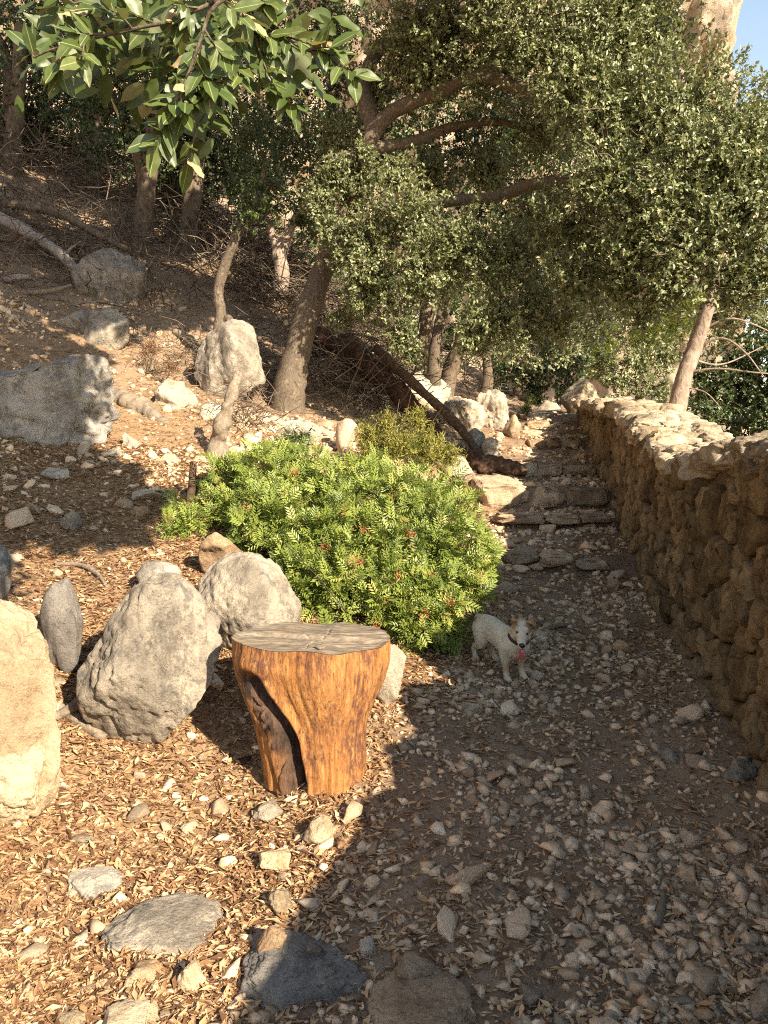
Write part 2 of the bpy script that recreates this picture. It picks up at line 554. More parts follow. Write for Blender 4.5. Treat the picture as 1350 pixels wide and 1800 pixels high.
# ------------------------------------------------------------------ terrain
# stair profile of the path: (row in the photograph, distance), risers are the pairs of equal distance
STAIR = [(1800, 1.84), (1330, 3.1), (1200, 3.95), (1090, 5.0), (1003, 6.1), (980, 6.14), (928, 7.1), (908, 7.13), (892, 7.7), (856, 7.74),
         (838, 8.9), (816, 8.94), (787, 10.2), (772, 10.24), (769, 10.9), (757, 10.94), (753, 11.7), (741, 11.74), (735, 12.6), (726, 12.64), (718, 14.5)]
ST_Y = np.array([d for r, d in STAIR])
ST_Z = np.array([P(980, r, d)[2] for r, d in STAIR])
ST_Z[0] = 0.0
sm = [0, 1, 2, 3]
SM_Y = np.array([1.84, 3.1, 3.95, 5.0, 6.1, 7.1, 7.7, 8.9, 10.2, 11.3, 12.6, 14.5])
SM_Z = np.array([np.mean(np.interp(y + np.linspace(-0.15, 0.15, 9), ST_Y, ST_Z)) for y in SM_Y])


def wall_x(y):
    return 1.0 + 0.17 * np.asarray(y, float)


def path_left(y):
    return np.interp(y, [1.5, 2.2, 2.6, 3.2, 4.2, 5.0, 6.2, 7.7, 9.0, 10.5, 12, 14], [-0.7, -0.35, -0.15, 0.02, 0.55, 0.78, 0.95, 1.2, 1.6, 1.95, 2.3, 2.7])


ctrl = [(-2.2, 1.5, 0.12), (0, 1.5, 0.0), (1.4, 1.5, 0.0), (0, 0, 0), (-2.2, 0, 0.2), (2, 0, 0), (-3, -3, 0.5), (3, -3, 0), (-5, 0, 1.6), (-6, -3, 2.0), (-4, 2, 1.1), (-6, 4, 3.0), (-9, 4, 5.2), (-9, -3, 4), (-10, 10, 7.5), (-10, 16, 10.5)]
for y, z in zip(SM_Y, SM_Z):
    for t in (0.12, 0.95):
        ctrl.append((path_left(y) * (1 - t) + wall_x(y) * t, y, z))
for px, py, d in [(430, 1400, 2.85), (100, 1450, 2.65), (20, 1400, 2.7), (260, 1302, 3.1), (90, 1190, 3.3), (330, 1060, 3.85), (100, 1000, 4.2), (20, 900, 4.7), (350, 910, 4.9),
                  (560, 1335, 3.0), (690, 1210, 3.6), (560, 1150, 3.8), (150, 800, 6.0), (0, 790, 5.8), (330, 790, 6.6), (400, 720, 8), (200, 740, 7), (300, 660, 9), (500, 714, 9), (620, 745, 9), (765, 704, 11),
                  (840, 815, 9), (835, 893, 7.6), (850, 975, 6.2), (700, 800, 8), (620, 860, 6.6), (200, 560, 10), (200, 450, 12), (50, 600, 8.5), (0, 480, 10.5), (0, 330, 13.5), (100, 350, 14),
                  (300, 400, 15), (450, 480, 14), (600, 600, 13), (700, 640, 14), (850, 692, 13.5), (600, 560, 17), (300, 300, 19), (0, 200, 18), (900, 705, 16.5), (1000, 712, 18)]:
    ctrl.append(tuple(P(px, py, d)))
ctrl = np.array(ctrl)


def _tps_k(r2):
    return 0.5 * r2 * np.log(np.maximum(r2, 1e-12))


_n = len(ctrl)
_A = np.zeros((_n + 3, _n + 3))
_d2 = ((ctrl[:, None, :2] - ctrl[None, :, :2]) ** 2).sum(-1)
_A[:_n, :_n] = _tps_k(_d2) + np.eye(_n) * 0.02
_A[:_n, _n] = 1; _A[:_n, _n + 1:] = ctrl[:, :2]; _A[_n, :_n] = 1; _A[_n + 1:, :_n] = ctrl[:, :2].T
_w = np.linalg.solve(_A, np.concatenate([ctrl[:, 2], np.zeros(3)]))


def tps(x, y):
    x = np.asarray(x, float); y = np.asarray(y, float)
    out = np.empty(x.shape)
    xf, yf, of = x.ravel(), y.ravel(), out.reshape(-1)
    for s in range(0, len(xf), 20000):
        a, b = xf[s:s + 20000], yf[s:s + 20000]
        d2 = (a[:, None] - ctrl[None, :, 0]) ** 2 + (b[:, None] - ctrl[None, :, 1]) ** 2
        of[s:s + 20000] = _tps_k(d2) @ _w[:_n] + _w[_n] + _w[_n + 1] * a + _w[_n + 2] * b
    return out


_cy = np.linspace(1.5, 15, 120)
_cz = tps((path_left(_cy) + wall_x(_cy)) / 2, _cy)


def path_mask(x, y):
    l = path_left(y)
    return sstep(l - 0.25, l + 0.08, x) * (1 - sstep(13.5, 15, y))


def ground(x, y, fine=True):
    x = np.asarray(x, float); y = np.asarray(y, float)
    xc = np.clip(x, -10, wall_x(np.clip(y, -3, 19)) + 0.15); yc = np.clip(y, -3, 19)
    z = tps(xc, yc)
    z = z + path_mask(x, y) * (np.interp(y, ST_Y, ST_Z) - np.interp(y, _cy, _cz)) * (y > 1.9)
    over = np.maximum(-10 - x, 0)
    z = z + over * 0.45 + np.maximum(y - 19, 0) * 0.16 * sstep(12, -6, x)
    w = wall_x(np.clip(y, -20, 14))
    z = z - sstep(w + 0.25, w + 0.6, x) * (1.1 + 0.16 * np.maximum(x - w, 0)) * 1.0
    z = np.where(x > w + 0.25, np.maximum(z, -9), z)
    q = np.stack([x.ravel(), y.ravel(), np.zeros(x.size)], -1)
    off = ~(path_mask(x, y) > 0.5)
    z = z + (0.05 * fbm(q * 1.1, 3) + 0.022 * fbm(q * 4.0, 3)).reshape(x.shape) * np.where(off, 1.0, 0.45)
    far = sstep(8, 30, np.hypot(x, y))
    z = z + far * (0.8 * fbm(q * 0.17, 3)).reshape(x.shape)
    if fine:
        z = z + 0.010 * fbm(q * 14, 2).reshape(x.shape)
    return z


def gz(x, y):
    return float(ground(np.array([x]), np.array([y]))[0])


def G(px, py, d0=1.6, d1=26):
    """where the line of sight through a picture position meets the ground"""
    ds = np.linspace(d0, d1, 500)
    pts = np.array([P(px, py, d) for d in ds])
    h = pts[:, 2] - ground(pts[:, 0], pts[:, 1])
    k = np.where(h < 0)[0]
    if len(k) == 0 or k[0] == 0:
        return P(px, py, d0 if len(k) else d1)
    k = k[0]
    t = h[k - 1] / (h[k - 1] - h[k])
    return P(px, py, ds[k - 1] + t * (ds[k] - ds[k - 1]))


gx = np.concatenate([-np.geomspace(160, 5.2, 60), np.arange(-5, 3.6, 0.052), np.geomspace(3.7, 160, 60)])
gy = np.concatenate([-np.geomspace(120, 1.2, 24), np.arange(-1, 1.2, 0.2), np.arange(1.2, 9.5, 0.05), np.arange(9.5, 15, 0.09), np.geomspace(15.1, 260, 80)])
X, Y = np.meshgrid(gx, gy)
Z = ground(X, Y)
nx, ny = len(gx), len(gy)
ii = (np.arange(ny - 1)[:, None] * nx + np.arange(nx - 1)[None]).ravel()
gm = mesh_np('ground', np.stack([X, Y, Z], -1).reshape(-1, 3), np.stack([ii, ii + 1, ii + 1 + nx, ii + nx], -1), MAT['soil'], smooth=True, rnd=np.maximum(sstep(path_left(Y) - .2, path_left(Y) + .2, X), .75 * sstep(6.5, 9.5, Y)).ravel())  # upper slope: duff brown, with forest shade put into the soil colour
link('ground', gm, kind='structure')

# far cliff of pale limestone behind the trees
def cliff():
    nu, nv = 230, 165
    u = np.linspace(0, 1, nu); v = np.linspace(0, 1, nv)
    U, Vv = np.meshgrid(u, v)
    x = -34 + U * 54.5
    z = -6 + Vv * 50
    y = 46 + 6 * np.sin(U * 5.0) + 2.0 * Vv
    q = np.stack([x.ravel() * 0.14, z.ravel() * 0.07, y.ravel() * 0.1], -1)
    n = fbm(q, 5, 0.55).reshape(x.shape)
    q2 = np.stack([x.ravel() * 0.5, z.ravel() * 0.22, 0 * x.ravel()], -1)
    n2 = (1 - np.abs(fbm(q2, 5, 0.6))).reshape(x.shape)
    n3 = fbm(np.stack([x.ravel() * 1.6, z.ravel() * 1.1, 0 * x.ravel()], -1), 4).reshape(x.shape)
    y = y - 5 * n - 2.4 * n2 - 0.5 * n3
    edge = sstep(0.93, 1.0, U)
    y = y + edge * 16
    x = x + 1.3 * fbm(np.stack([0 * z.ravel(), z.ravel() * 0.35, y.ravel() * 0.03], -1), 4).reshape(x.shape) * sstep(0.7, 0.95, U)
    x = x - sstep(0.55, 1.0, Vv) * 1.6 * sstep(0.7, 1, U)
    i = (np.arange(nv - 1)[:, None] * nu + np.arange(nu - 1)[None]).ravel()
    me = mesh_np('cliff', np.stack([x, y, z], -1).reshape(-1, 3), np.stack([i, i + 1, i + 1 + nu, i + nu], -1), MAT['cliff'], smooth=False)
    link('cliff', me, kind='structure')


cliff()

# ------------------------------------------------------------------ boulders and rocks
def boulder(name, label, box, d, mat, seed, sub=4, deep=0.9, cuts=8, rough=0.10, below=0.12, cat='rock', group=None, parent=None, rotz=0.0, soft=0.85, freq=2.2, low=0.22, yshift=0.0, chip=False):
    """a rock that fills the given picture box at distance d (its nearest face), sunk a little into the ground"""
    x0, y0, x1, y1 = box
    w0 = (x1 - x0) / 2 / F_PX * d
    dy = max(w0, (y1 - y0) / 2 / F_PX * d * 0.7) * deep
    d = d + dy * 0.35 + yshift
    a, b = P(x0, (y0 + y1) / 2, d), P(x1, (y0 + y1) / 2, d)
    w = (b[0] - a[0]) / 2
    t, l = P((x0 + x1) / 2, y0, d), P((x0 + x1) / 2, y1, d)
    h = (t[2] - l[2]) / 2
    ang = max(0.0, math.atan2(CAM_H - (t[2] + l[2]) / 2, d))
    h = math.sqrt(max((h * math.cos(ang)) ** 2 - (dy * 0.85 * math.sin(ang)) ** 2, (0.36 * w) ** 2)) / math.cos(ang)
    V, F = hull_shape(seed, 10 + seed % 4, 3, 0.22) if chip else rock_shape(seed, sub, cuts, rough, soft, freq, low)
    hz = h * (1 + below)
    V = V * np.array([w, dy, hz])
    if rotz:
        c, s = math.cos(rotz), math.sin(rotz)
        V = V @ np.array([[c, s, 0], [-s, c, 0], [0, 0, 1]])
    base = np.array([(a[0] + b[0]) / 2, d, (t[2] + l[2]) / 2 - h * below])
    # seat it: no rock may hover over the ground
    gg = min(gz(base[0] + sx * .55 * w, base[1] + sy * .55 * dy) for sx, sy in ((0, 0), (1, 0), (-1, 0), (0, 1), (0, -1)))
    gap = base[2] - hz - (gg - 0.12 * hz)
    if chip and 'slab' not in label and 'standing' not in label:
        base[2] = gz(base[0], base[1]) + hz * 0.5
    elif gap > 0:
        V[:, 2] = np.where(V[:, 2] < 0, V[:, 2] * (hz + gap) / hz, V[:, 2])
    me = mesh_np(name, V, F, MAT[mat], smooth=True)
    if parent is not None:
        return link(name, me, parent, base)
    return link(name, me, None, base, label, cat, group)


def slab(name, label, box, mat, seed, rotz=0.0, thick=0.035):
    """a flat slab lying in the ground, its top filling the picture box"""
    x0, y0, x1, y1 = box
    n, f = G((x0 + x1) / 2, min(y1, 1795), 1.3), G((x0 + x1) / 2, y0, 1.3)
    a, b = G(x0, (y0 + y1) / 2, 1.3), G(x1, (y0 + y1) / 2, 1.3)
    if y1 > 1795:
        n = n - np.array([0, 0.1, 0])
    c = np.array([(a[0] + b[0]) / 2, (n[1] + f[1]) / 2, 0]); c[2] = gz(c[0], c[1])
    V, F = rock_shape(seed, 6 if b[0] - a[0] > 0.25 else 5, 7, 0.09, 1.0, 2.0, 0.3)
    V[:, 2] = np.sign(V[:, 2]) * np.abs(V[:, 2]) ** 0.55
    co, si = math.cos(rotz), math.sin(rotz)
    V = (V * np.array([(b[0] - a[0]) / 2, (f[1] - n[1]) / 2 * 1.05, thick])) @ np.array([[co, si, 0], [-si, co, 0], [0, 0, 1]])
    link(name, mesh_np(name, V, F, MAT[mat], smooth=True), None, c + np.array([0, 0, 0.004]), label, 'slab')


boulder('pale_boulder', 'large pale cream boulder cut off by the left edge, lit by sun', (-150, 1038, 108, 1330), 2.62, 'pale_rock', 3, 6, 0.8, 9, 0.09)
boulder('boulder', 'tan flaky rock propping up the pale cream boulder at the left edge', (-120, 1270, 86, 1405), 2.58, 'pale_rock', 14, 6, 0.8, 8, 0.12)
boulder('grey_boulder', 'largest grey boulder, egg shaped, standing left of the stump', (143, 1008, 392, 1308), 3.05, 'grey_rock', 21, 6, 0.8, 10, 0.085, 0.02, freq=1.8, low=0.14, soft=0.8)
boulder('grey_boulder', 'rounded grey boulder behind the stump, touching the green bush', (348, 970, 530, 1135), 3.62, 'grey_rock', 8, 6, 0.9, 8, 0.06, 0.25, low=0.12)
boulder('tan_rock', 'orange tan rock lying on the rounded grey boulder under the bush', (350, 933, 427, 990), 4.15, 'tan_rock', 31, 4, 0.9, 10, 0.09, soft=1.0)
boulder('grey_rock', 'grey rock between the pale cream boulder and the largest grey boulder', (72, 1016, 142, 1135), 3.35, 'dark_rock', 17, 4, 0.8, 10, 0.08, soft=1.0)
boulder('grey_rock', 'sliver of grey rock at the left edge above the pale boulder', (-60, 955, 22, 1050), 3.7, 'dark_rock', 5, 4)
boulder('grey_rock', 'low grey rock peeking out behind the largest grey boulder', (240, 985, 318, 1035), 3.95, 'grey_rock', 12, 4, 0.9, 6, 0.06)
boulder('pale_rock', 'pale rock leaning at the right side of the stump', (655, 1128, 715, 1212), 3.45, 'white_rock', 33, 4, 0.9, 9, 0.1, soft=1.0)
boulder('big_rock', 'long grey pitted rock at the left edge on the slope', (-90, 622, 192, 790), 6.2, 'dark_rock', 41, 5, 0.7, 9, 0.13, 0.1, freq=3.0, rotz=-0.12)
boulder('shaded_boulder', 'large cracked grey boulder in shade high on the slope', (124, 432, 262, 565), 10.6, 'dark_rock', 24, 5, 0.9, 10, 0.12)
boulder('split_rock', 'left half of the split pale rock below the shaded boulder', (97, 545, 172, 602), 9.4, 'grey_rock', 27, 4, 0.9, 10, 0.10)
boulder('split_rock', 'right half of the split pale rock, patched with sun', (150, 540, 232, 622), 9.2, 'grey_rock', 28, 4, 0.9, 10, 0.10)
boulder('sunlit_boulder', 'sunlit grey boulder left of the leaning oak trunk', (338, 562, 468, 680), 8.7, 'grey_rock', 51, 5, 0.9, 9, 0.09)
boulder('white_rock', 'crumbly whitish rock in the middle of the sunny slope', (270, 664, 348, 730), 7.8, 'white_rock', 52, 4, 1.0, 7, 0.16, freq=3.2)
boulder('white_rock', 'small whitish rock just right of the crumbly whitish rock', (350, 706, 392, 748), 7.6, 'white_rock', 53, 4)
boulder('white_rock', 'pale rock above the bush at the foot of the oak trunk', (482, 735, 566, 790), 7.6, 'white_rock', 54, 4, 0.9, 7, 0.14)
boulder('brown_rock', 'brown squared rock behind the bush in the shade', (590, 735, 630, 780), 7.4, 'step_rock', 55, 3, 0.9, 12, 0.06)
boulder('outcrop', 'pale rock at the foot of the slim twin trunk', (700, 652, 792, 722), 10.9, 'white_rock', 61, 4)
boulder('outcrop', 'pale broken outcrop left of the upper steps', (768, 695, 852, 768), 10.0, 'white_rock', 62, 5, 1.0, 9, 0.14)
boulder('outcrop', 'mossy mottled outcrop rock beside the upper steps', (826, 684, 894, 764), 10.6, 'grey_rock', 63, 5, 1.0, 8, 0.15)
boulder('outcrop', 'small brown outcrop rock next to the upper steps', (886, 728, 916, 768), 10.4, 'step_rock', 64, 3)
boulder('grey_rock', 'smooth blue grey rock above the charred log ends', (812, 752, 853, 792), 9.2, 'dark_rock', 65, 4, 0.9, 5, 0.05)
boulder('pale_rock', 'pale rock under the blue grey rock by the path', (844, 768, 876, 806), 9.1, 'white_rock', 66, 3)
boulder('pale_rock', 'rounded pale rock at the right rim of the bush', (780, 800, 836, 850), 8.0, 'white_rock', 67, 4, 0.9, 6, 0.07)
boulder('round_boulder', 'big pale boulder at the far end of the wall', (984, 664, 1062, 740), 13.2, 'pale_rock', 71, 5, 0.9, 8, 0.07)
boulder('pale_rock', 'pale rock closing off the top of the steps', (938, 704, 985, 730), 14.6, 'white_rock', 72, 3)
slab('flat_slab', 'flat speckled grey slab set in leaf litter in the foreground', (188, 1578, 402, 1690), 'grey_rock', 81)
slab('flat_slab', 'smaller grey slab half buried in leaf litter', (102, 1528, 222, 1582), 'grey_rock', 82)
slab('dark_slab', 'dark grey slab with a sharp point in the shade, bottom foreground', (405, 1640, 648, 1780), 'dark_rock', 83, rotz=-0.45, thick=.055)
slab('flat_slab', 'brown shaded slab at the bottom edge', (640, 1715, 840, 1830), 'step_rock', 84)
slab('pale_slab', 'pale slab cut off by the bottom edge in leaf litter', (180, 1755, 278, 1840), 'pale_rock', 85)
boulder('grey_rock', 'pale grey rock at the lower right edge', (1308, 1718, 1385, 1795), 1.85, 'white_rock', 86, 4, 0.8, 9, 0.07)
boulder('cream_rock', 'cream rock beside the foot of the stump', (440, 1362, 498, 1396), 2.7, 'white_rock', 92, 4, 0.8, 14, 0.08, soft=1.0, low=.4, chip=True)
for lab, bx_, mt, sd in [('cream rock at the shade edge in front of the stump', (530, 1432, 592, 1486), 'pale_rock', 92), ('squarish cream rock in leaf litter left of the shade edge', (455, 1484, 512, 1530), 'pale_rock', 93),
                         ('cream rock with flat top, straddling the shade edge', (470, 1556, 522, 1602), 'pale_rock', 94), ('tan rock lying against the dark slab', (448, 1625, 505, 1690), 'tan_rock', 95),
                         ('grey cobble standing on the dark slab', (530, 1645, 578, 1700), 'dark_rock', 96), ('rounded cream rock below the speckled slab', (312, 1688, 362, 1742), 'pale_rock', 97),
                         ('low tan rock left of the rounded cream rock', (224, 1682, 286, 1722), 'tan_rock', 98), ('cream rock in the lower left corner', (95, 1765, 150, 1805), 'pale_rock', 99),
                         ('whitish star shaped rock in the path in front of the dog', (808, 1232, 850, 1260), 'white_rock', 101), ('whitish rock in the middle of the shaded path', (1018, 1376, 1040, 1402), 'white_rock', 102),
                         ('pale grey rounded rock low in the shaded path', (912, 1718, 960, 1762), 'white_rock', 103), ('pinkish long rock low in the path', (694, 1676, 780, 1720), 'step_rock', 104),
                         ('angular rock at the base of the wall', (1160, 1298, 1224, 1334), 'grey_rock', 105), ('rounded stone touching the wall foot at the right edge', (1268, 1330, 1332, 1372), 'grey_rock', 106),
                         ('pale angular rock in the lower right of the path', (1200, 1455, 1240, 1486), 'white_rock', 107), ('small tan rock right at the paws of the dog', (897, 1194, 914, 1208), 'tan_rock', 108),
                         ('pale triangular rock right of the dog', (930, 1175, 955, 1196), 'white_rock', 109), ('pale grey rock in shade right of the shade edge', (630, 1640, 664, 1674), 'white_rock', 110),
                         ('white flat rock left of the bush', (232, 860, 292, 882), 'white_rock', 111), ('orange tan rock left of the bush', (228, 888, 264, 908), 'tan_rock', 112),
                         ('grey flat rock in the shade of the slope', (78, 822, 122, 846), 'grey_rock', 113), ('dark grey rock on the shaded litter of the slope', (98, 895, 142, 932), 'dark_rock', 114),
                         ('pale rock on the slope below the long grey rock', (178, 782, 218, 806), 'white_rock', 115), ('grey rock leaning on the long grey rock', (215, 760, 252, 790), 'grey_rock', 116)]:
    cxp, bot = (bx_[0] + bx_[2]) / 2, bx_[3]
    g = G(cxp, bot - 0.15 * (bx_[3] - bx_[1]))
    boulder('loose_rock', lab, bx_, g[1], mt, sd, 4, 0.9, 14, 0.07, 0.12, soft=1.0, yshift=-0.02, low=.35, chip=True)

# steps of the path: each step is a thing, its stones are parts
STEPS = [('lowest rough step of the path, three low stones in shade', [(884, 967, 953, 998), (951, 972, 1013, 1000), (1012, 980, 1072, 1005)], 6.05, 201),
         ('second rough step of the path, low stones half in sun', [(868, 902, 960, 924), (960, 904, 1022, 926), (1024, 904, 1078, 922)], 7.0, 211),
         ('main step of two squared blocks and a big sunlit slab', [(836, 838, 934, 897), (932, 854, 1000, 895), (1000, 857, 1070, 895)], 7.62, 221),
         ('dark step of rough stones above the squared blocks', [(893, 813, 946, 838), (945, 816, 990, 838), (990, 817, 1050, 836)], 8.82, 231),
         ('step of two low blocks below the stair top', [(930, 770, 958, 788), (956, 769, 989, 788), (988, 768, 1022, 787)], 10.12, 241),
         ('narrow step third from the stair top', [(914, 756, 954, 771), (953, 756, 986, 770), (985, 757, 1018, 770)], 10.82, 251),
         ('pale step second from the stair top', [(926, 739, 967, 754), (966, 740, 1012, 755)], 11.62, 261),
         ('topmost sunlit step of the path', [(930, 724, 985, 737)], 12.55, 271)]
for lab, stones, d, sd in STEPS:
    st = thing('stone_step', lab, 'step', (0, 0, 0), 'steps of the path')
    st['kind'] = 'thing'
    for i, bx_ in enumerate(stones):
        x0, y0, x1, y1 = bx_
        a, b_ = P(x0, y0, d), P(x1, y1, d)
        w, h = (b_[0] - a[0]) / 2, (a[2] - b_[2]) / 2
        V, F = rock_shape(sd + i, 5, 0, 0.0, 1.0, low=0.02)
        e = 0.26                                            # squared-off lump
        V = np.sign(V) * np.abs(V) ** e
        V = V / np.abs(V).max(0)
        rs = np.random.default_rng(sd + i)
        for kc in range(9):
            cn = unit(rs.normal(size=3)); cc = rs.uniform(.85, 1.2)
            dd_ = V @ cn - cc
            V = V - np.outer(np.maximum(dd_, 0) * .9, cn)
        nz = 1.4 * fbm(V * 1.7 + sd + i * 5, 6, 0.62)
        nn = unit(V)
        V = V + nn * (0.16 * nz)[:, None] + 0.06 * np.stack([vnoise(V * 5 + sd), vnoise(V * 5 + sd + 9), vnoise(V * 5 + sd + 17)], -1)
        slab = (sd == 221 and i == 0)
        dp = 0.34 if slab else 0.17 + 0.03 * (i % 2)
        V = V * np.array([w * 1.0, dp, h * (0.8 if sd < 215 else 1.0)])
        if slab:
            V[:, 2] *= np.where(V[:, 2] > 0, 0.55 + 0.45 * sstep(-dp, dp, V[:, 1]), 1.0)
        link('step_stone', mesh_np('step_stone', V, F, MAT['step_rock'], smooth=True), st, ((a[0] + b_[0]) / 2, d + dp, (a[2] + b_[2]) / 2 - h * 0.06))

# ------------------------------------------------------------------ the dry stone wall
WALL_T = 0.55


def wall_h(y):
    return np.interp(y, [-4, 0, 2, 3.1, 4.2, 4.6, 5, 6.6, 7.9, 9.8, 12.4], [1.5, 1.42, 1.34, 1.24, 1.13, 1.02, 1.0, 0.98, 0.82, 0.54, 0.2])


wall_t = unit(np.array([0.17, 1.0, 0.0]))
wall_n = np.array([-wall_t[1], wall_t[0], 0.0])              # faces the path
_wy = np.linspace(-5, 13, 300)
_wz = np.interp(_wy, [-5, 1.9], [0, 0]) * 0 + np.where(_wy < 1.9, 0.0, np.interp(_wy, SM_Y, SM_Z))


def wall_base(y):
    return np.interp(y, _wy, _wz)


def wall_pt(s, h, out):
    """s = y along the wall, h = height above its foot, out = towards the path"""
    s = np.asarray(s, float); h = np.asarray(h, float); out = np.asarray(out, float)
    lean = -0.06 * h
    o = out + lean
    return np.stack([wall_x(s) + wall_n[0] * o, s + wall_n[1] * o, wall_base(s) + h], -1)


wall = thing('dry_stone_wall', 'long brown dry stone wall along the right side of the path', 'wall')
wall['kind'] = 'thing'


def build_wall():
    # earth core
    ss = np.concatenate([np.linspace(-4, 2.2, 16), np.arange(2.3, 12.45, 0.06)])
    prof_n = 26
    rows = []
    for s in ss:
        H = float(wall_h(s)) - 0.05
        hs = np.concatenate([np.linspace(-0.4, H, prof_n - 8)])
        inner = wall_pt(np.full(len(hs), s), hs, np.full(len(hs), -0.04))
        top = wall_pt(np.full(4, s), np.full(4, H), -0.025 - np.linspace(0.12, WALL_T - 0.05, 4))
        outer = wall_pt(np.full(4, s), np.linspace(H - 0.05, -2.2, 4), np.full(4, -WALL_T))
        rows.append(np.vstack([inner, top, outer]))
    V = np.array(rows)
    m, k = V.shape[:2]
    Vf = V.reshape(-1, 3)
    Vf = Vf + wall_n * (0.03 * fbm(Vf * 9, 4))[:, None] + np.array([0, 0, 1]) * (0.02 * fbm(Vf * 8 + 5, 3))[:, None]
    i = (np.arange(m - 1)[:, None] * k + np.arange(k - 1)[None]).ravel()
    link('earth_core', mesh_np('earth_core', Vf, np.stack([i, i + 1, i + 1 + k, i + k], -1), MAT['mortar'], smooth=True), wall)
    # face stones: cells of a jittered pattern
    r = np.random.default_rng(5)
    pts = []
    col = 0
    s = 1.2
    while s < 12.4:
        step = 0.112 + 0.008 * max(0, s - 3)
        hgt = 0.185
        h = -0.06 + (col % 2) * 0.085
        while h < 1.6:
            pts.append((s + r.uniform(-0.045, 0.045), h + r.uniform(-0.055, 0.055)))
            h += hgt * r.uniform(0.75, 1.25)
        s += step
        col += 1
    pts = np.array([p for p in pts if r.random() > 0.13])
    cells = []
    for c in pts:
        near = pts[(np.abs(pts[:, 0] - c[0]) < 0.5) & (np.abs(pts[:, 1] - c[1]) < 0.6)]
        poly = [np.array(q) for q in ((c[0] - .25, c[1] - .3), (c[0] + .25, c[1] - .3), (c[0] + .25, c[1] + .3), (c[0] - .25, c[1] + .3))]
        for q in near:
            if abs(q[0] - c[0]) + abs(q[1] - c[1]) < 1e-9:
                continue
            mid, nn = (c + q) / 2, q - c
            out = []
            for a, b in zip(poly, poly[1:] + poly[:1]):
                da, db = (a - mid) @ nn, (b - mid) @ nn
                if da <= 0:
                    out.append(a)
                if da * db < 0:
                    out.append(a + (b - a) * da / (da - db))
            poly = out
            if len(poly) < 3:
                break
        if len(poly) >= 3 and c[1] < wall_h(c[0]) - 0.02:
            cells.append((c, np.array(poly)))
    cells.sort(key=lambda e: -1 / max(e[0][0], 2.9) if e[0][0] > 2.75 else 1)
    rest = []
    for idx, (c, poly) in enumerate(cells):
        cen = poly.mean(0)
        nb = 22
        per = np.vstack([poly, poly[:1]])
        seg = np.linalg.norm(np.diff(per, axis=0), axis=1)
        cum = np.concatenate([[0], np.cumsum(seg)])
        t = np.linspace(0, cum[-1], nb, endpoint=False)
        bd = np.stack([np.interp(t, cum, per[:, 0]), np.interp(t, cum, per[:, 1])], -1)
        bd = bd * 0.88 + 0.12 * (np.roll(bd, 1, 0) + np.roll(bd, -1, 0)) / 2
        bd = cen + (bd - cen) * 0.93 + r.normal(0, 0.005, bd.shape)
        pop = r.uniform(-0.02, 0.018)
        tilt = r.uniform(-0.14, 0.14, 2)
        vs = []
        for sc_, dp in ((1.0, -0.05), (1.0, -0.01), (0.95, 0.022), (0.80, 0.034), (0.60, 0.036), (0.32, 0.037)):
            p2 = cen + (bd - cen) * sc_
            e = dp + (pop + (p2 - cen) @ tilt if dp > 0 else 0)
            vs.append(np.column_stack([p2, np.broadcast_to(e, (nb,))]))
        vs.append(np.array([[cen[0], cen[1], 0.037 + pop]]))
        vs = np.vstack(vs)
        W = wall_pt(vs[:, 0], vs[:, 1], vs[:, 2])
        nz = fbm(W * np.array([16, 16, 7]) + idx, 4, 0.65)
        ck = (1 - np.abs(fbm(W * np.array([16, 16, 7]) + idx * 3, 3))) ** 6
        W = W + wall_n * ((0.026 * nz - 0.024 * ck) * (vs[:, 2] > -0.005))[:, None]
        W = W + 0.013 * np.stack([vnoise(W * 24 + idx), vnoise(W * 24 + idx + 7), vnoise(W * 24 + idx + 13)], -1)
        f = []
        for rg in range(5):
            o = rg * nb
            for j in range(nb):
                j2 = (j + 1) % nb
                f += [[o + j, o + j2, o + j2 + nb], [o + j, o + j2 + nb, o + j + nb]]
        o = 5 * nb
        f += [[o + j, o + (j + 1) % nb, 6 * nb] for j in range(nb)]
        f = np.array(f)[:, ::-1]
        if idx < 300:
            org = wall_pt(cen[0], cen[1], 0)
            link('stone', mesh_np('stone', W - org, f, MAT['wall_stone'], smooth=False), wall, org)
        else:
            rest.append((W, f, np.full(len(W), r.random())))
    V, F, q = merge(rest)
    link('far_stones', mesh_np('far_stones', V, F, MAT['wall_stone'], smooth=True, rnd=q), wall, kind='stuff')
    # cap stones
    s = 1.6
    k = 0
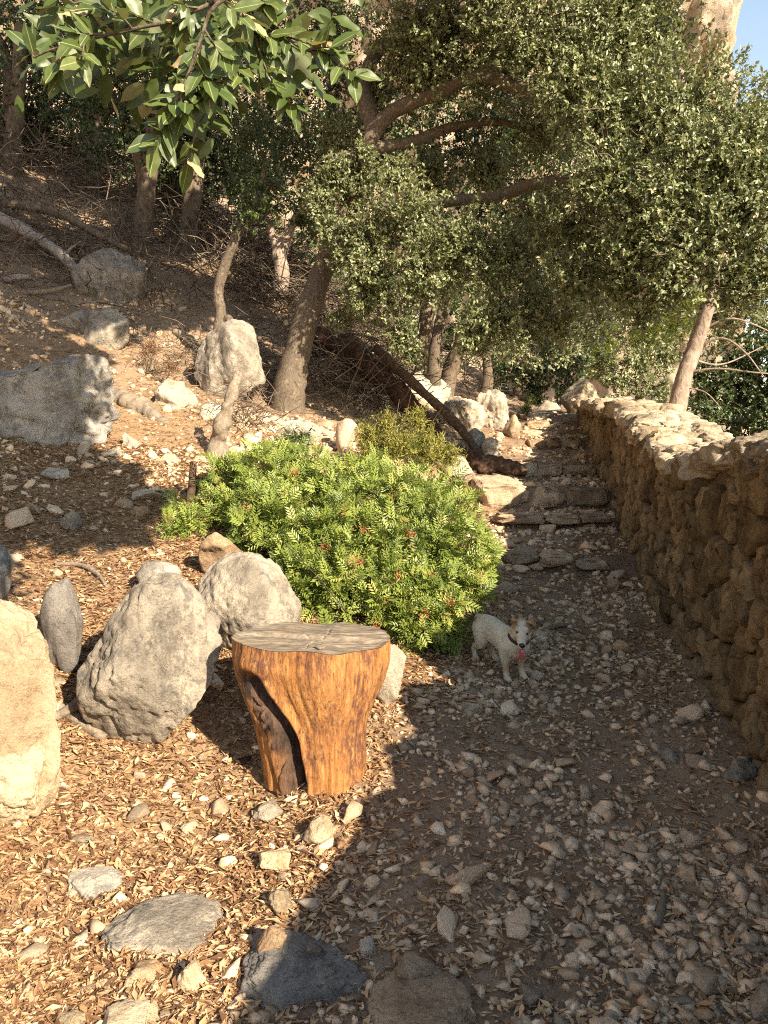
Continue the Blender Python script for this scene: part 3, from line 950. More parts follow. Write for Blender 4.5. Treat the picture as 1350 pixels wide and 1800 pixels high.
    while s < 12.4:
        near = s < 4.75
        ln = r.uniform(0.2, 0.32) if near else r.uniform(0.17, 0.3)
        H = float(wall_h(s + ln / 2))
        if near:
            rows = [(-0.02, 0.52, 0.22)] if r.random() < .5 else [(0.03, 0.34, 0.22), (-0.3, 0.3, 0.17)]
        else:
            rows = [(0.05, 0.30, 0.17), (-0.20, 0.24, 0.15), (-0.38, 0.26, 0.16)]
        for (o, wd, hh) in rows:
            V, F = rock_shape(700 + k, 5 if s < 3.6 else 4 if s < 6.5 else 3, 8, 0.20, 1.0, 2.2, crag=0.7)
            V = np.sign(V) * np.abs(V) ** (0.85, 0.85, 0.65)
            l2 = ln * r.uniform(0.9, 1.2)
            hh = hh * r.uniform(0.8, 1.2)
            V = V * np.array([wd / 2 * 1.12, l2 / 2 * 1.12, hh / 2])
            a = r.uniform(-0.2, 0.2)
            ca, sa = math.cos(a + math.atan(-0.17)), math.sin(a + math.atan(-0.17))
            V = V @ np.array([[ca, sa, 0], [-sa, ca, 0], [0, 0, 1]])
            ti = r.uniform(-0.15, 0.15)
            V[:, 2] += V[:, 1] * ti
            c = wall_pt(s + ln / 2 + r.uniform(-.03, .03), H + hh * (0.16 if near else 0.12) + r.uniform(-0.01, 0.015), o - wd / 2 + 0.06 + r.uniform(-.03, .03))
            link('capstone', mesh_np('capstone', V, F, MAT['cap_stone'], smooth=True), wall, c)
            k += 1
        s += ln * 0.92


build_wall()

# ------------------------------------------------------------------ the sawn stump
def wood_side_mat():
    m, nt, b, out = new_mat('varnished_stump_wood')
    vec = coords(nt, (1, 1, 0.10), vary=False)
    v2 = coords(nt, (1, 1, 0.35), vary=False)
    streak = noise(nt, vec, 48, 8, 0.7, 0.2)
    fine = noise(nt, vec, 150, 5, 0.7)
    blot = noise(nt, v2, 8.0, 9, 0.78, 0.3)
    spot = noise(nt, v2, 75, 6, 0.75)
    c = ramp(nt, streak, [(0.32, (0.20, 0.078, 0.024)), (0.46, (0.37, 0.165, 0.05)), (0.60, (0.48, 0.245, 0.082)), (0.72, (0.58, 0.345, 0.145))])
    c = mixc(nt, ramp(nt, fine, [(0.35, 0.6), (0.5, 0.0)]), c, (0.30, 0.11, 0.03))
    dk = math_n(nt, 'MULTIPLY', ramp(nt, blot, [(0.44, 0.0), (0.58, 1.0)]), ramp(nt, spot, [(0.40, 0.15), (0.52, 1.0)]))
    c = mixc(nt, math_n(nt, 'MULTIPLY', dk, 0.85), c, (0.10, 0.042, 0.03))
    c = mixc(nt, ramp(nt, spot, [(0.58, 0.0), (0.64, 0.85)]), c, (0.07, 0.032, 0.022))
    at = nd(nt, 'Attribute', attribute_name='rnd')           # 1 where old bark remains in the cleft
    c = mixc(nt, at.outputs['Fac'], c, ramp(nt, noise(nt, v2, 24, 7, 0.75), [(0.4, (0.028, 0.018, 0.013)), (0.60, (0.125, 0.072, 0.046))]))
    nt.links.new(c, b.inputs['Base Color'])
    b.inputs['Roughness'].default_value = 0.66
    b.inputs['Specular IOR Level'].default_value = 0.25
    n1 = bump(nt, streak, 0.7, 0.02)
    n2 = bump(nt, spot, 0.6, 0.012, n1)
    nt.links.new(bump(nt, fine, 0.3, 0.004, n2), b.inputs['Normal'])
    return m


def wood_top_mat():
    m, nt, b, out = new_mat('weathered_sawn_wood')
    tc = coords(nt, (1.0, 5.0, 1.0), vary=False)
    t2 = coords(nt, vary=False)
    g1 = noise(nt, tc, 16, 7, 0.7, 0.4)
    g2 = noise(nt, t2, 6, 5, 0.6)
    wv = nd(nt, 'TexWave', Scale=9.0, Distortion=3.5, Detail=4.0)
    wv.wave_type = 'RINGS'
    nt.links.new(t2, wv.inputs['Vector'])
    c = ramp(nt, g1, [(0.35, (0.075, 0.06, 0.046)), (0.5, (0.20, 0.162, 0.12)), (0.66, (0.36, 0.30, 0.225))])
    c = mixc(nt, ramp(nt, g2, [(0.48, 0.0), (0.66, 0.4)]), c, (0.33, 0.25, 0.155))
    c = mixc(nt, ramp(nt, wv.outputs['Fac'], [(0.1, 0.3), (0.4, 0.0)]), c, (0.11, 0.085, 0.06))
    nt.links.new(c, b.inputs['Base Color'])
    b.inputs['Roughness'].default_value = 0.8
    b.inputs['Specular IOR Level'].default_value = 0.2
    nt.links.new(bump(nt, g1, 0.5, 0.006), b.inputs['Normal'])
    return m


def build_stump():
    g = P(552, 1338, 2.98)
    base = np.array([g[0], g[1], gz(g[0], g[1])])
    st = thing('tree_stump', 'sawn orange brown tree stump with grey cut top and a deep cleft', 'stump', base)
    H = P(552, 1120, 2.98)[2] - base[2]
    na, nz = 220, 90
    th = np.arange(na) / na * 2 * math.pi
    t = np.linspace(-0.10, 1, nz)
    TH, T = np.meshgrid(th, t)
    deg = np.degrees(TH)

    def lob(c, w):
        d = (deg - c + 180) % 360 - 180
        return np.exp(-(d / w) ** 2)

    Rt = 0.285 + 0.035 * lob(182, 38) + 0.02 * lob(5, 40) - 0.02 * lob(250, 25) + 0.012 * lob(285, 20) - 0.02 * lob(320, 22) + 0.01 * lob(90, 60)
    Rb = 0.145 + 0.02 * lob(0, 50) + 0.03 * lob(285, 40) + 0.085 * lob(192, 34) + 0.03 * lob(120, 60)
    k = sstep(0.30, 0.86, T)
    kl = sstep(-0.1, 1.0, T) ** 0.9                       # the left leg widens evenly
    wl = lob(195, 42)
    kk = k * (1 - wl) + kl * wl
    Rr = Rb + (Rt - Rb) * kk
    # cleft at the front left, running down from under the top
    tcv = 236 - 22 * np.clip(T, 0, 1)
    dd = (deg - tcv + 180) % 360 - 180
    open_ = sstep(0.84, 0.70, T)
    cleft = np.exp(-((dd - 3) / (5.5 + 4.5 * (1 - np.clip(T, 0, 1)))) ** 4) * open_
    q = np.stack([np.cos(TH), np.sin(TH), T * 0.5], -1).reshape(-1, 3)
    Rr = Rr - (0.10 + 0.03 * vnoise(q * np.array([3, 3, 8]) + 11).reshape(Rr.shape)) * cleft * (0.75 + 0.4 * (1 - T))
    lip = np.exp(-((np.abs(dd) - 15) / 6) ** 2) * open_
    Rr = Rr + 0.012 * lip
    # a bulge above the cleft, and the right shoulder
    Rr = Rr + 0.02 * lob(225, 22) * np.exp(-((T - 0.86) / 0.07) ** 2)
    q = np.stack([np.cos(TH), np.sin(TH), T * 0.5], -1).reshape(-1, 3)
    Rr = Rr + (0.010 * fbm(q * 3.0 + 4, 4)).reshape(Rr.shape) + (0.0075 * fbm(q * np.array([14, 14, 2.5]), 4, .6)).reshape(Rr.shape)
    bark = np.clip(np.exp(-((dd + 6 + 3 * vnoise(q * np.array([2, 2, 9]) + 5).reshape(dd.shape)) / 10) ** 4) * sstep(0.84, 0.74, T), 0, 1)
    Rr = Rr + bark * (0.030 * fbm(q * np.array([8, 8, 13]) + 7, 5, .6) - 0.03 * (1 - np.abs(fbm(q * np.array([7, 7, 9]) + 3, 3))) ** 7).reshape(Rr.shape)
    cxo = 0.045 * (1 - k)
    cyo = -0.05 * (1 - k)
    tilt = -0.02
    Xv = Rr * np.cos(TH) + cxo
    Yv = Rr * np.sin(TH) * 0.92 + cyo
    Zv = T * H + T * (Xv * tilt - Yv * 0.02) + 0.012 * np.clip(T, 0, 1) ** 6 * vnoise(q * 2.2 + 3).reshape(Rr.shape)
    V = np.stack([Xv, Yv, Zv], -1)
    i = np.arange(nz - 1)[:, None] * na; j = np.arange(na)[None]; j2 = (j + 1) % na
    F = np.stack([i + j, i + j2, i + j2 + na, i + j + na], -1).reshape(-1, 4)
    link('stump_side', mesh_np('stump_side', V.reshape(-1, 3), F, wood_side_mat(), smooth=True, rnd=bark.ravel()), st)
    # cut top: rings in to the middle, with a long split and hairline cracks
    rim = V[-1]
    cen = rim.mean(0)
    rings = np.linspace(1.0, 0.0, 46)[:-1]
    tv = np.array([cen + (rim - cen) * s for s in rings])
    tv[0] += np.array([0, 0, 0.0015])
    tv = np.vstack([tv.reshape(-1, 3), cen])
    loc = tv - cen
    along = loc[:, 0] * 0.985 + loc[:, 1] * -0.17
    across = loc[:, 0] * 0.17 + loc[:, 1] * 0.985 + 0.012 * vnoise(np.stack([loc[:, 0] * 9, 0 * along, 0 * along], -1)) - 0.015
    edge = np.repeat(np.concatenate([rings, [0]]), [na] * 45 + [1])
    split = np.exp(-(across / 0.010) ** 2) * sstep(0.30, 0.15, np.abs(along))
    tv[:, 2] -= 0.035 * split * sstep(1.0, 0.93, edge)
    step = sstep(-0.01, 0.01, -across)
    tv[:, 2] += (-0.010 * step * sstep(1.0, 0.9, edge) + 0.004 * fbm(loc * np.array([10, 45, 1]) + 2, 3) * sstep(1.0, 0.96, edge))
    a2 = np.arctan2(loc[:, 1] + 0.02, loc[:, 0] - 0.02); rr = np.hypot(loc[:, 0], loc[:, 1])
    for ang in (1.2, 2.3, -0.7, -1.9, 0.4):
        da = np.abs((a2 - ang + 0.12 * np.sin(rr * 30) + math.pi) % (2 * math.pi) - math.pi) * rr
        tv[:, 2] -= 0.008 * np.exp(-(da / 0.0035) ** 2) * sstep(0.24, 0.08, rr)
    f = []
    for r_ in range(44):
        o = r_ * na
        jj = np.arange(na); jn = (jj + 1) % na
        f.append(np.stack([o + jj, o + jn, o + jn + na], -1)); f.append(np.stack([o + jj, o + jn + na, o + jj + na], -1))
    o = 44 * na
    f.append(np.stack([o + jj, o + jn, np.full(na, 45 * na)], -1))
    link('cut_top', mesh_np('cut_top', tv, np.concatenate(f), wood_top_mat(), smooth=True), st)
    # a knot standing proud near the front rim
    V2, F2 = rock_shape(77, 3, 4, 0.15)
    link('knot', mesh_np('knot', V2 * np.array([0.022, 0.018, 0.008]), F2, MAT['dead_bark'], smooth=True), st, cen + np.array([0.045, -0.16, 0.002]))


build_stump()

# ------------------------------------------------------------------ the dog
def build_dog():
    pos = G(893, 1194)
    back = G(862, 1168)
    fwd = np.array([pos[0] - back[0], pos[1] - back[1], 0.0])
    fwd = np.array([0.50, -0.866, 0])
    left = np.array([-fwd[1], fwd[0], 0])                   # dog's own left
    root = thing('dog', 'small white dog with tan face patches standing on the shaded path, tongue out', 'dog')
    # joints in the dog's own frame: x forward, y to its left, z up
    balls = []

    def chain(pts, n=14):
        pts = np.array(pts, float)
        s = np.linspace(0, len(pts) - 1, n)
        for c in range(len(s)):
            balls.append([np.interp(s[c], np.arange(len(pts)), pts[:, i]) for i in range(4)])

    chain([(-0.135, 0, .198, .058), (-0.10, 0, .198, .066), (-0.02, 0, .190, .066), (0.05, 0, .183, .073), (0.11, 0, .182, .076), (0.145, 0, .186, .062)], 26)
    chain([(0.10, 0, .21, .058), (0.15, 0, .240, .052), (0.165, 0, .275, .046)], 12)
    for s in (-1, 1):
        chain([(0.105, s * .044, .175, .046), (0.10, s * .052, .125, .029), (0.108, s * .052, .08, .020), (0.115, s * .052, .032, .0165), (0.122, s * .053, .014, .018), (0.140, s * .054, .011, .0145)], 26)
        q_ = 0.035 if s > 0 else -0.012                     # hind feet not side by side
        chain([(-0.125, s * .034, .185, .055), (-0.105 + q_ * .3, s * .045, .135, .042), (-0.108 + q_ * .5, s * .050, .105, .028), (-0.165 + q_ * .8, s * .050, .066, .0165), (-0.157 + q_, s * .050, .03, .0145), (-0.147 + q_, s * .051, .014, .0165), (-0.127 + q_, s * .052, .011, .014)], 30)
        for k in (-1, 0, 1):
            balls.append([0.147, s * .054 + k * .0085, .008, .0075])
    chain([(-0.175, 0, .222, .022), (-0.205, 0, .222, .015), (-0.222, 0, .205, .011), (-0.228, 0, .19, .009)], 12)
    # head, built looking along hx, then placed on the neck
    yaw, pit = R_(-40), R_(-16)
    cy_, sy_ = math.cos(yaw), math.sin(yaw)
    cp, sp = math.cos(pit), math.sin(pit)
    HM = np.array([[cy_, -sy_, 0], [sy_, cy_, 0], [0, 0, 1]]) @ np.array([[cp, 0, -sp], [0, 1, 0], [sp, 0, cp]])
    HS = 1.14
    HC = np.array([0.172, 0.0, 0.292])

    def H(p):
        return HC + HM @ (np.array(p, float) * HS)

    hb = [(0, 0, .004, .042), (0.008, .014, .0, .036), (0.008, -.014, .0, .036), (0.03, 0, .004, .034), (0.045, 0, -.006, .029), (0.06, 0, -.013, .024), (0.075, 0, -.019, .0205), (0.088, 0, -.022, .0175), (0.098, 0, -.022, .015),
          (0.026, .019, -.016, .023), (0.026, -.019, -.016, .023), (0.034, .018, .022, .017), (0.034, -.018, .022, .017), (-0.02, 0, -.03, .044),
          (0.02, 0, -.036, .024), (0.038, 0, -.046, .017), (0.054, 0, -.053, .0135), (0.068, 0, -.058, .011)]
    for b in hb:
        balls.append([*H(b[:3]), b[3] * HS])
    uv, uf = ico(2)
    Vs, Fs = [], []
    for k, b in enumerate(balls):
        Vs.append(uv * b[3] + np.array(b[:3])); Fs.append(uf + k * len(uv))
    me = bpy.data.meshes.new('tmp'); me.from_pydata(np.concatenate(Vs).tolist(), [], np.concatenate(Fs).tolist())
    tmp = bpy.data.objects.new('tmp', me); COL.objects.link(tmp)
    rm = tmp.modifiers.new('r', 'REMESH'); rm.mode = 'VOXEL'; rm.voxel_size = 0.0054
    smo = tmp.modifiers.new('s', 'SMOOTH'); smo.iterations = 3; smo.factor = 0.5
    dg = bpy.context.evaluated_depsgraph_get(); dg.update()
    em = tmp.evaluated_get(dg).to_mesh()
    V = np.empty(len(em.vertices) * 3, np.float32); em.vertices.foreach_get('co', V); V = V.reshape(-1, 3).astype(float)
    em.calc_loop_triangles()
    F = np.empty(len(em.loop_triangles) * 3, np.int32); em.loop_triangles.foreach_get('vertices', F); F = F.reshape(-1, 3)
    tmp.evaluated_get(dg).to_mesh_clear()
    bpy.data.objects.remove(tmp)

    # coat colours, with shade painted in under the body
    coat = np.tile(np.array([0.58, 0.51, 0.385]), (len(V), 1)) * (1 + 0.22 * fbm(V * 22, 4))[:, None]
    nz = fbm(V * 60, 3)

    def patch(p, r, colr, soft=0.012, stretch=(1, 1, 1)):
        d = np.linalg.norm((V - np.asarray(p)) / np.array(stretch), axis=1) + nz * 0.010
        k = sstep(r, r - soft, d)[:, None]
        coat[:] = coat * (1 - k) + np.array(colr) * k

    tan = (0.30, 0.19, 0.095)
    patch(H((0.018, -.040, .034)), .036, tan); patch(H((0.018, .040, .034)), .036, tan)
    patch(H((-0.025, 0, .03)), .045, (0.47, 0.33, 0.18))
    patch(H((0.0, -.05, -.01)), .030, (0.5, 0.37, 0.21))
    patch((-0.165, 0, .252), .030, (0.56, 0.43, 0.26))
    for s in (-1, 1):
        patch((0.115, s * .052, .075), .030, (0.46, 0.33, 0.20), 0.02, (1, 1, 1.5))
    for s in (-1, 1):
        patch((0.135, s * .053, .0), .022, (0.36, 0.27, 0.17), 0.015); patch((-0.135, s * .051, .0), .022, (0.36, 0.27, 0.17), 0.015)
    patch((0.0, 0, .11), .055, (0.42, 0.34, 0.23), 0.04)  # belly and lower chest darkened: underside shade put into the coat
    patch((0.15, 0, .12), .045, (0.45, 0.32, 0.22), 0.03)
    patch((0.16, 0.03, .19), .05, (0.80, 0.76, 0.68), 0.03)
    m, nt, b, out = new_mat('dog_coat')
    at = nd(nt, 'Attribute', attribute_name='coat')
    v = coords(nt, (1, 1, 0.5), vary=False)
    fur = noise(nt, v, 260, 4, 0.7)
    c = mixc(nt, ramp(nt, fur, [(0.34, 0.6), (0.55, 0.0)]), at.outputs['Color'], (0.36, 0.29, 0.2))
    nt.links.new(c, b.inputs['Base Color'])
    b.inputs['Roughness'].default_value = 0.85
    b.inputs['Specular IOR Level'].default_value = 0.15
    nt.links.new(bump(nt, fur, 0.5, 0.003), b.inputs['Normal'])
    SC = 0.99
    M = np.stack([fwd, left, np.array([0, 0, 1.0])], 1) * SC
    fp = np.array([0.125, 0, 0])
    org = np.array([pos[0], pos[1], 0]) + np.array([0.035, -0.02, 0]) - M @ fp
    hgt = [gz(*(org + M @ np.array(q))[:2]) for q in ((0.125, .053, 0), (0.125, -.053, 0), (-.145, .05, 0), (-.145, -.05, 0))]
    zf, zb = (hgt[0] + hgt[1]) / 2 + 0.012, (hgt[2] + hgt[3]) / 2 + 0.012
    slope = (zf - zb) / 0.27

    def W(q):
        q = np.asarray(q, float)
        w = q @ M.T
        w[..., 2] += zf + slope * (q[..., 0] - 0.125) * 0.9
        return w + np.array([org[0], org[1], 0])

    root.location = (org[0], org[1], zf)
    ro = np.array(root.location)

    def part(name, verts, faces, mat, smooth=True, col=None):
        return link(name, mesh_np(name, W(verts) - ro, faces, mat, smooth=smooth, col=col), root)

    part('body', V, F, m, col=coat)

    rf = np.random.default_rng(4)
    tri = V[F]
    cr = np.cross(tri[:, 1] - tri[:, 0], tri[:, 2] - tri[:, 0])
    ar = np.linalg.norm(cr, axis=1)
    pk = rf.choice(len(F), 14000, p=ar / ar.sum())
    bc = rf.dirichlet((1, 1, 1), 14000)
    hp = (tri[pk] * bc[:, :, None]).sum(1)
    hn = unit(cr[pk])
    hd = unit(hn * .35 + np.array([-.75, 0, -.3]) + rf.normal(0, .25, hp.shape))
    face = np.linalg.norm(hp - H((0.05, 0, -.01)), axis=1) < .062
    hl = np.where(face | (np.linalg.norm(hp - np.array([0.146, 0, .236]), axis=1) < .066), .0035, np.where(hp[:, 2] < .09, .004, .0055)) * rf.uniform(.6, 1.3, 14000)
    hw = np.cross(hd, hn) * .0012
    hv = np.stack([hp - hw, hp + hw, hp + hd * hl[:, None] + hn * .001], 1).reshape(-1, 3)
    hc = coat[F[pk, 0]] * rf.uniform(1.0, 1.5, (14000, 1))
    part('fur', hv, np.arange(42000).reshape(-1, 3), m, smooth=False, col=np.repeat(np.clip(hc, 0, 1), 3, 0))['kind'] = 'stuff'

    def simple(name, colr, rough=0.5, spec=0.5):
        mm, n2, b2, o2 = new_mat(name)
        b2.inputs['Base Color'].default_value = (*colr, 1)
        b2.inputs['Roughness'].default_value = rough
        b2.inputs['Specular IOR Level'].default_value = spec
        return mm

    blk = simple('wet_black', (0.012, 0.010, 0.010), 0.25)
    pink = simple('tongue', (0.50, 0.13, 0.145), 0.35)
    sv, sf = ico(3)
    Hm = lambda q: HC + (np.asarray(q, float) * HS) @ HM.T
    nose = sv * np.array([0.010, 0.0135, 0.0105]); nose[:, 1] *= 1 - 0.35 * (nose[:, 2] < 0) * np.abs(nose[:, 2]) / 0.01
    part('nose', Hm(nose + np.array([0.108, 0, -.012])), sf, blk)
    for s in (-1, 1):
        part('eye', Hm(sv * np.array([0.006, 0.0090, 0.0056]) + np.array([0.0505, s * .0195, .013])), sf, blk)
    # open mouth, dark inside, with the tongue hanging out
    part('mouth', Hm(sv * np.array([0.028, 0.0135, 0.008]) + np.array([0.066, 0, -.0425])), sf, simple('mouth_lining', (0.05, 0.016, 0.018), 0.4))
    tg = np.array([(0.055, -.043), (0.075, -.040), (0.092, -.0435), (0.100, -.056), (0.101, -.074), (0.0985, -.092), (0.096, -.099)])
    tw = [0.009, 0.0105, 0.0115, 0.0125, 0.0130, 0.0115, 0.006]
    tv, tf = [], []
    for (a, z), w in zip(tg, tw):
        for k, yy in enumerate((-1, -.5, 0, .5, 1)):
            tv.append((a - 0.003 * (1 - abs(yy)), yy * w, z))
    n5 = len(tv)
    tv = np.array(tv); tv = np.vstack([tv, tv - np.array([0.004, 0, 0.003])])
    for r_ in range(len(tg) - 1):
        for k in range(4):
            a = r_ * 5 + k
            tf += [(a, a + 1, a + 6), (a, a + 6, a + 5), (n5 + a, n5 + a + 6, n5 + a + 1), (n5 + a, n5 + a + 5, n5 + a + 6)]
    part('tongue', Hm(tv), np.array(tf), pink)
    # folded ears
    ear_m = simple('tan_ear', (0.36, 0.205, 0.095), 0.85, 0.1)
    for s in (-1, 1):
        ev = np.array([(-0.012, .028, .040), (0.016, .024, .044), (0.006, .030, .058), (-0.010, .046, .054), (0.020, .044, .050), (0.022, .058, .030), (0.002, .060, .034), (0.024, .056, .012)])
        if s < 0:
            ev[5:] += np.array([-0.006, -0.012, 0.004])
        ev = ev * np.array([1.1, 1.12, 1.0]) + np.array([0, -.004, 0]); ev[:, 1] *= s
        ef = [(0, 1, 2), (0, 2, 3), (1, 4, 2), (2, 4, 3), (3, 4, 6), (4, 5, 6), (6, 5, 7)]
        ev2 = ev - np.array([0.004, s * 0.004, 0.004])
        allv = np.vstack([ev, ev2]); ef = np.array(ef); ef = np.vstack([ef, ef[:, ::-1] + 8])
        eo = part('ear', Hm(allv), ef, ear_m)
        md = eo.modifiers.new('subdivide', 'SUBSURF'); md.levels = 1; md.render_levels = 1
    # collar
    na = 40
    a = np.arange(na) / na * 2 * math.pi
    c0 = np.array([0.146, 0, .236]); ax = unit(np.array([0.35, 0.0, 0.8])); e1 = np.array([0, 1.0, 0]); e2 = np.cross(ax, e1)
    cv = []
    for off, rr in ((-0.008, .0545), (-0.008, .058), (0.008, .0555), (0.008, .052)):
        cv.append(c0 + ax * off + rr * (np.cos(a)[:, None] * e1 + np.sin(a)[:, None] * e2))
    cv = np.vstack(cv)
    cf = []
    for r_ in range(4):
        for j in range(na):
            j2 = (j + 1) % na; r2 = (r_ + 1) % 4
            cf.append((r_ * na + j, r_ * na + j2, r2 * na + j2, r2 * na + j))
    part('collar', cv, np.array(cf), simple('collar', (0.05, 0.033, 0.028), 0.6, 0.3))


build_dog()

# ------------------------------------------------------------------ foliage tools
LEAF2 = (np.array([(0, 0, 0), (0.5, 0.45, 0.10), (0, 1, -0.04), (-0.5, 0.45, 0.10)]), np.array([(0, 1, 2), (0, 2, 3)]))


def leaves_at(T, D, Nn, L, Wd, base=LEAF2, rnd=None):
    """leaves growing along D with upper side towards Nn"""
    y = unit(D)
    z = unit(Nn - y * (Nn * y).sum(-1, keepdims=True))
    x = np.cross(y, z)
    S = np.stack([np.broadcast_to(Wd, (len(T),)), np.broadcast_to(L, (len(T),)), np.broadcast_to(L, (len(T),))], -1)
    return scatter(base[0], base[1], rot_axes(x, y, z), T, S, rnd)


def crown_leaves(clumps, dens, per=11, L=0.045, Wd=0.022, sprig=0.13, up=0.35, fill=0.5, droop=0.0, light=0.0):
    """clumps: (centre, radius or radii); sprigs on lumpy shells, leaves round every sprig"""
    out = []
    for ci, (c, r) in enumerate(clumps):
        r = np.broadcast_to(np.asarray(r, float), (3,))
        n = int(dens * (r[0] * r[1] + r[0] * r[2] + r[1] * r[2]) / 3)
        d = unit(rng.normal(size=(n, 3)))
        lump = 0.72 + 0.42 * vnoise(d * 2.3 + ci * 7.7) + 0.22 * vnoise(d * 6 + ci)
        rad = (1 - fill * rng.random(n) ** 1.6) * np.clip(lump, 0.25, 1.3)
        tip = c + d * r * rad[:, None]
        sd = unit(d * 0.9 + np.array([0, 0, up]) + rng.normal(0, 0.55, (n, 3)))
        sl = sprig * rng.uniform(0.6, 1.4, n)
        t = np.repeat(tip, per, 0); s2 = np.repeat(sd, per, 0); l2 = np.repeat(sl, per)
        f = rng.random(n * per)
        pos = t - s2 * (l2 * f)[:, None]
        ld = unit(s2 * rng.uniform(0.2, 1.0, (n * per, 1)) + rng.normal(0, 0.65, (n * per, 3)) + np.array([0, 0, -droop]))
        nn = unit(np.repeat(d, per, 0) * 0.45 + np.array([0, 0, 0.35]) + np.array(to_sun) * 0.65 + rng.normal(0, 0.42, (n * per, 3)))
        sz = rng.uniform(0.65, 1.25, n * per)
        rr = np.clip(np.repeat(rng.normal(0.5, 0.16, n), per) + rng.normal(0, 0.17, n * per) + light, 0.01, 0.99)
        out.append(leaves_at(pos, ld, nn, L * sz, Wd * sz, rnd=rr))
    return merge(out)


def crown_twigs(clumps, n=14, rad=0.006):
    parts = []
    for c, r in clumps:
        r = np.broadcast_to(np.asarray(r, float), (3,))
        d = unit(rng.normal(size=(n, 3)))
        parts.append(twigs(np.repeat(np.asarray(c)[None], n, 0) - d * r * 0.1, d + rng.normal(0, 0.2, d.shape), np.full(n, r.mean() * 0.95), rad * rng.uniform(0.6, 1.6, n), 5, 0.3))
    return merge(parts)


def PX(px, py, d, r):
    return (P(px, py, d), r)


def tree(name, label, trunks, clumps, leaf, bark, dens, per=11, L=0.045, Wd=0.022, group=None, twig_n=10, twig_r=0.006, cat='tree', **kw):
    root = thing(name, label, cat, trunks[0][0][0] if len(trunks) else clumps[0][0], group)
    o = np.array(root.location)
    for k, (pts, rad) in enumerate(trunks):
        pts = np.array(pts, float)
        V, F, r = tube(pts, rad, 14 + 6 * len(pts), 14 if rad[0] > 0.06 else 8, 0.10, k * 3.1 + len(label))
        link('trunk' if k == 0 else 'limb', mesh_np('trunk', V - o, F, MAT[bark], smooth=True), root)
    V, F, r = crown_leaves(clumps, dens, per, L, Wd, **kw)
    link('crown', mesh_np('crown', V - o, F, MAT[leaf], rnd=r), root)
    if twig_n:
        V, F, r = crown_twigs(clumps, twig_n, twig_r)
        link('twigs', mesh_np('twigs', V - o, F, MAT['dark_bark'], rnd=r), root, kind='stuff')
    return root


# ------------------------------------------------------------------ the leaning oak that fills the picture
gb = G(505, 716)
oak_main = [np.array([gb[0], gb[1], gb[2] - 0.25]), P(505, 712, 8.95), P(517, 640, 8.95), P(540, 555, 8.9), P(572, 460, 8.9), P(602, 385, 8.85), P(640, 305, 8.8), P(654, 238, 8.75), P(692, 196, 8.7), P(765, 165, 8.5), P(850, 130, 8.2), P(960, 108, 7.9), P(1080, 125, 7.5), P(1180, 175, 7.2)]
limbB = [P(575, 455, 8.9), P(670, 385, 8.8), P(760, 357, 8.6), P(870, 346, 8.3), P(955, 320, 7.9), P(1060, 332, 7.4), P(1190, 365, 6.9)]
limbC = [P(648, 262, 8.78), P(720, 250, 8.9), P(800, 222, 9.0), P(880, 215, 8.9), P(960, 240, 8.6)]
limbD = [P(660, 235, 8.75), P(640, 140, 9.0), P(690, 60, 9.1), P(780, 0, 9.0)]
limbE = [P(850, 130, 8.2), P(950, 170, 7.8), P(1060, 230, 7.3), P(1200, 290, 6.8)]
limbF = [P(760, 357, 8.6), P(800, 430, 8.4), P(880, 520, 8.0), P(940, 590, 7.9)]
limbG = [P(600, 390, 8.85), P(660, 450, 8.5), P(690, 540, 8.3), P(720, 620, 8.2)]
oc = [(725, 75, 8.6, .72), (800, 30, 8.4, .95), (920, 50, 8.0, .9), (1050, 55, 7.7, .95), (1140, 80, 7.4, .62), (1010, 150, 7.4, .62), (1090, 200, 7.1, .72), (1200, 190, 6.9, .72), (1290, 260, 6.7, .7), (1180, 320, 6.7, .7),
      (1070, 310, 6.9, .6), (1310, 380, 6.5, .68), (1210, 440, 6.6, .62), (1110, 430, 6.9, .58), (1010, 400, 7.4, .6), (1340, 480, 6.4, .42), (1020, 490, 7.3, .48), (900, 450, 7.9, .6), (810, 430, 8.0, .6), (710, 380, 8.2, .6), (640, 420, 8.3, .5),
      (645, 520, 8.3, .42), (740, 480, 8.0, .55), (870, 560, 7.8, .45), (700, 585, 8.1, .30), (725, 620, 8.1, .22), (945, 545, 7.9, .42), (620, 320, 8.7, .45), (650, 470, 8.2, .4), (830, 590, 7.8, .32), (1370, 330, 6.5, .6), (1330, 230, 6.9, .36), (1180, 510, 6.8, .3), (1290, 510, 6.5, .32), (1150, 505, 6.8, .28), (1090, 500, 7.0, .32), (985, 575, 7.7, .3),
      (760, 110, 8.8, .5), (870, 120, 8.9, .6), (960, 230, 8.6, .5), (860, 300, 9.2, .5), (760, 300, 9.4, .5), (960, 370, 8.6, .5), (1130, 560, 6.9, .2), (600, 560, 8.5, .2), (660, 160, 9.2, .45), (1120, 20, 7.8, .6), (590, 240, 9.2, .35), (575, 400, 8.45, .26), (600, 450, 8.4, .22), (560, 350, 8.5, .3), (590, 300, 8.5, .3), (700, 300, 8.4, .3), (640, 270, 8.55, .2)]
tree('leaning_oak', 'large evergreen oak with leaning trunk and broad silvery green crown over the path',
     [(oak_main, [.29, .215, .16, .14, .125, .11, .095, .082, .078, .07, .06, .05, .04, .03]), (limbB, [.08, .07, .065, .062, .055, .04, .02]), (limbC, [.07, .06, .05, .04, .02]), (limbD, [.10, .08, .06, .03]), (limbE, [.07, .055, .04, .02]), (limbF, [.055, .045, .03, .015]), (limbG, [.05, .04, .03, .012])],
     [PX(*c) for c in oc], 'oak_leaf', 'oak_bark', 1230, 12, 0.043, 0.0225, twig_n=22, sprig=0.14, fill=0.55)

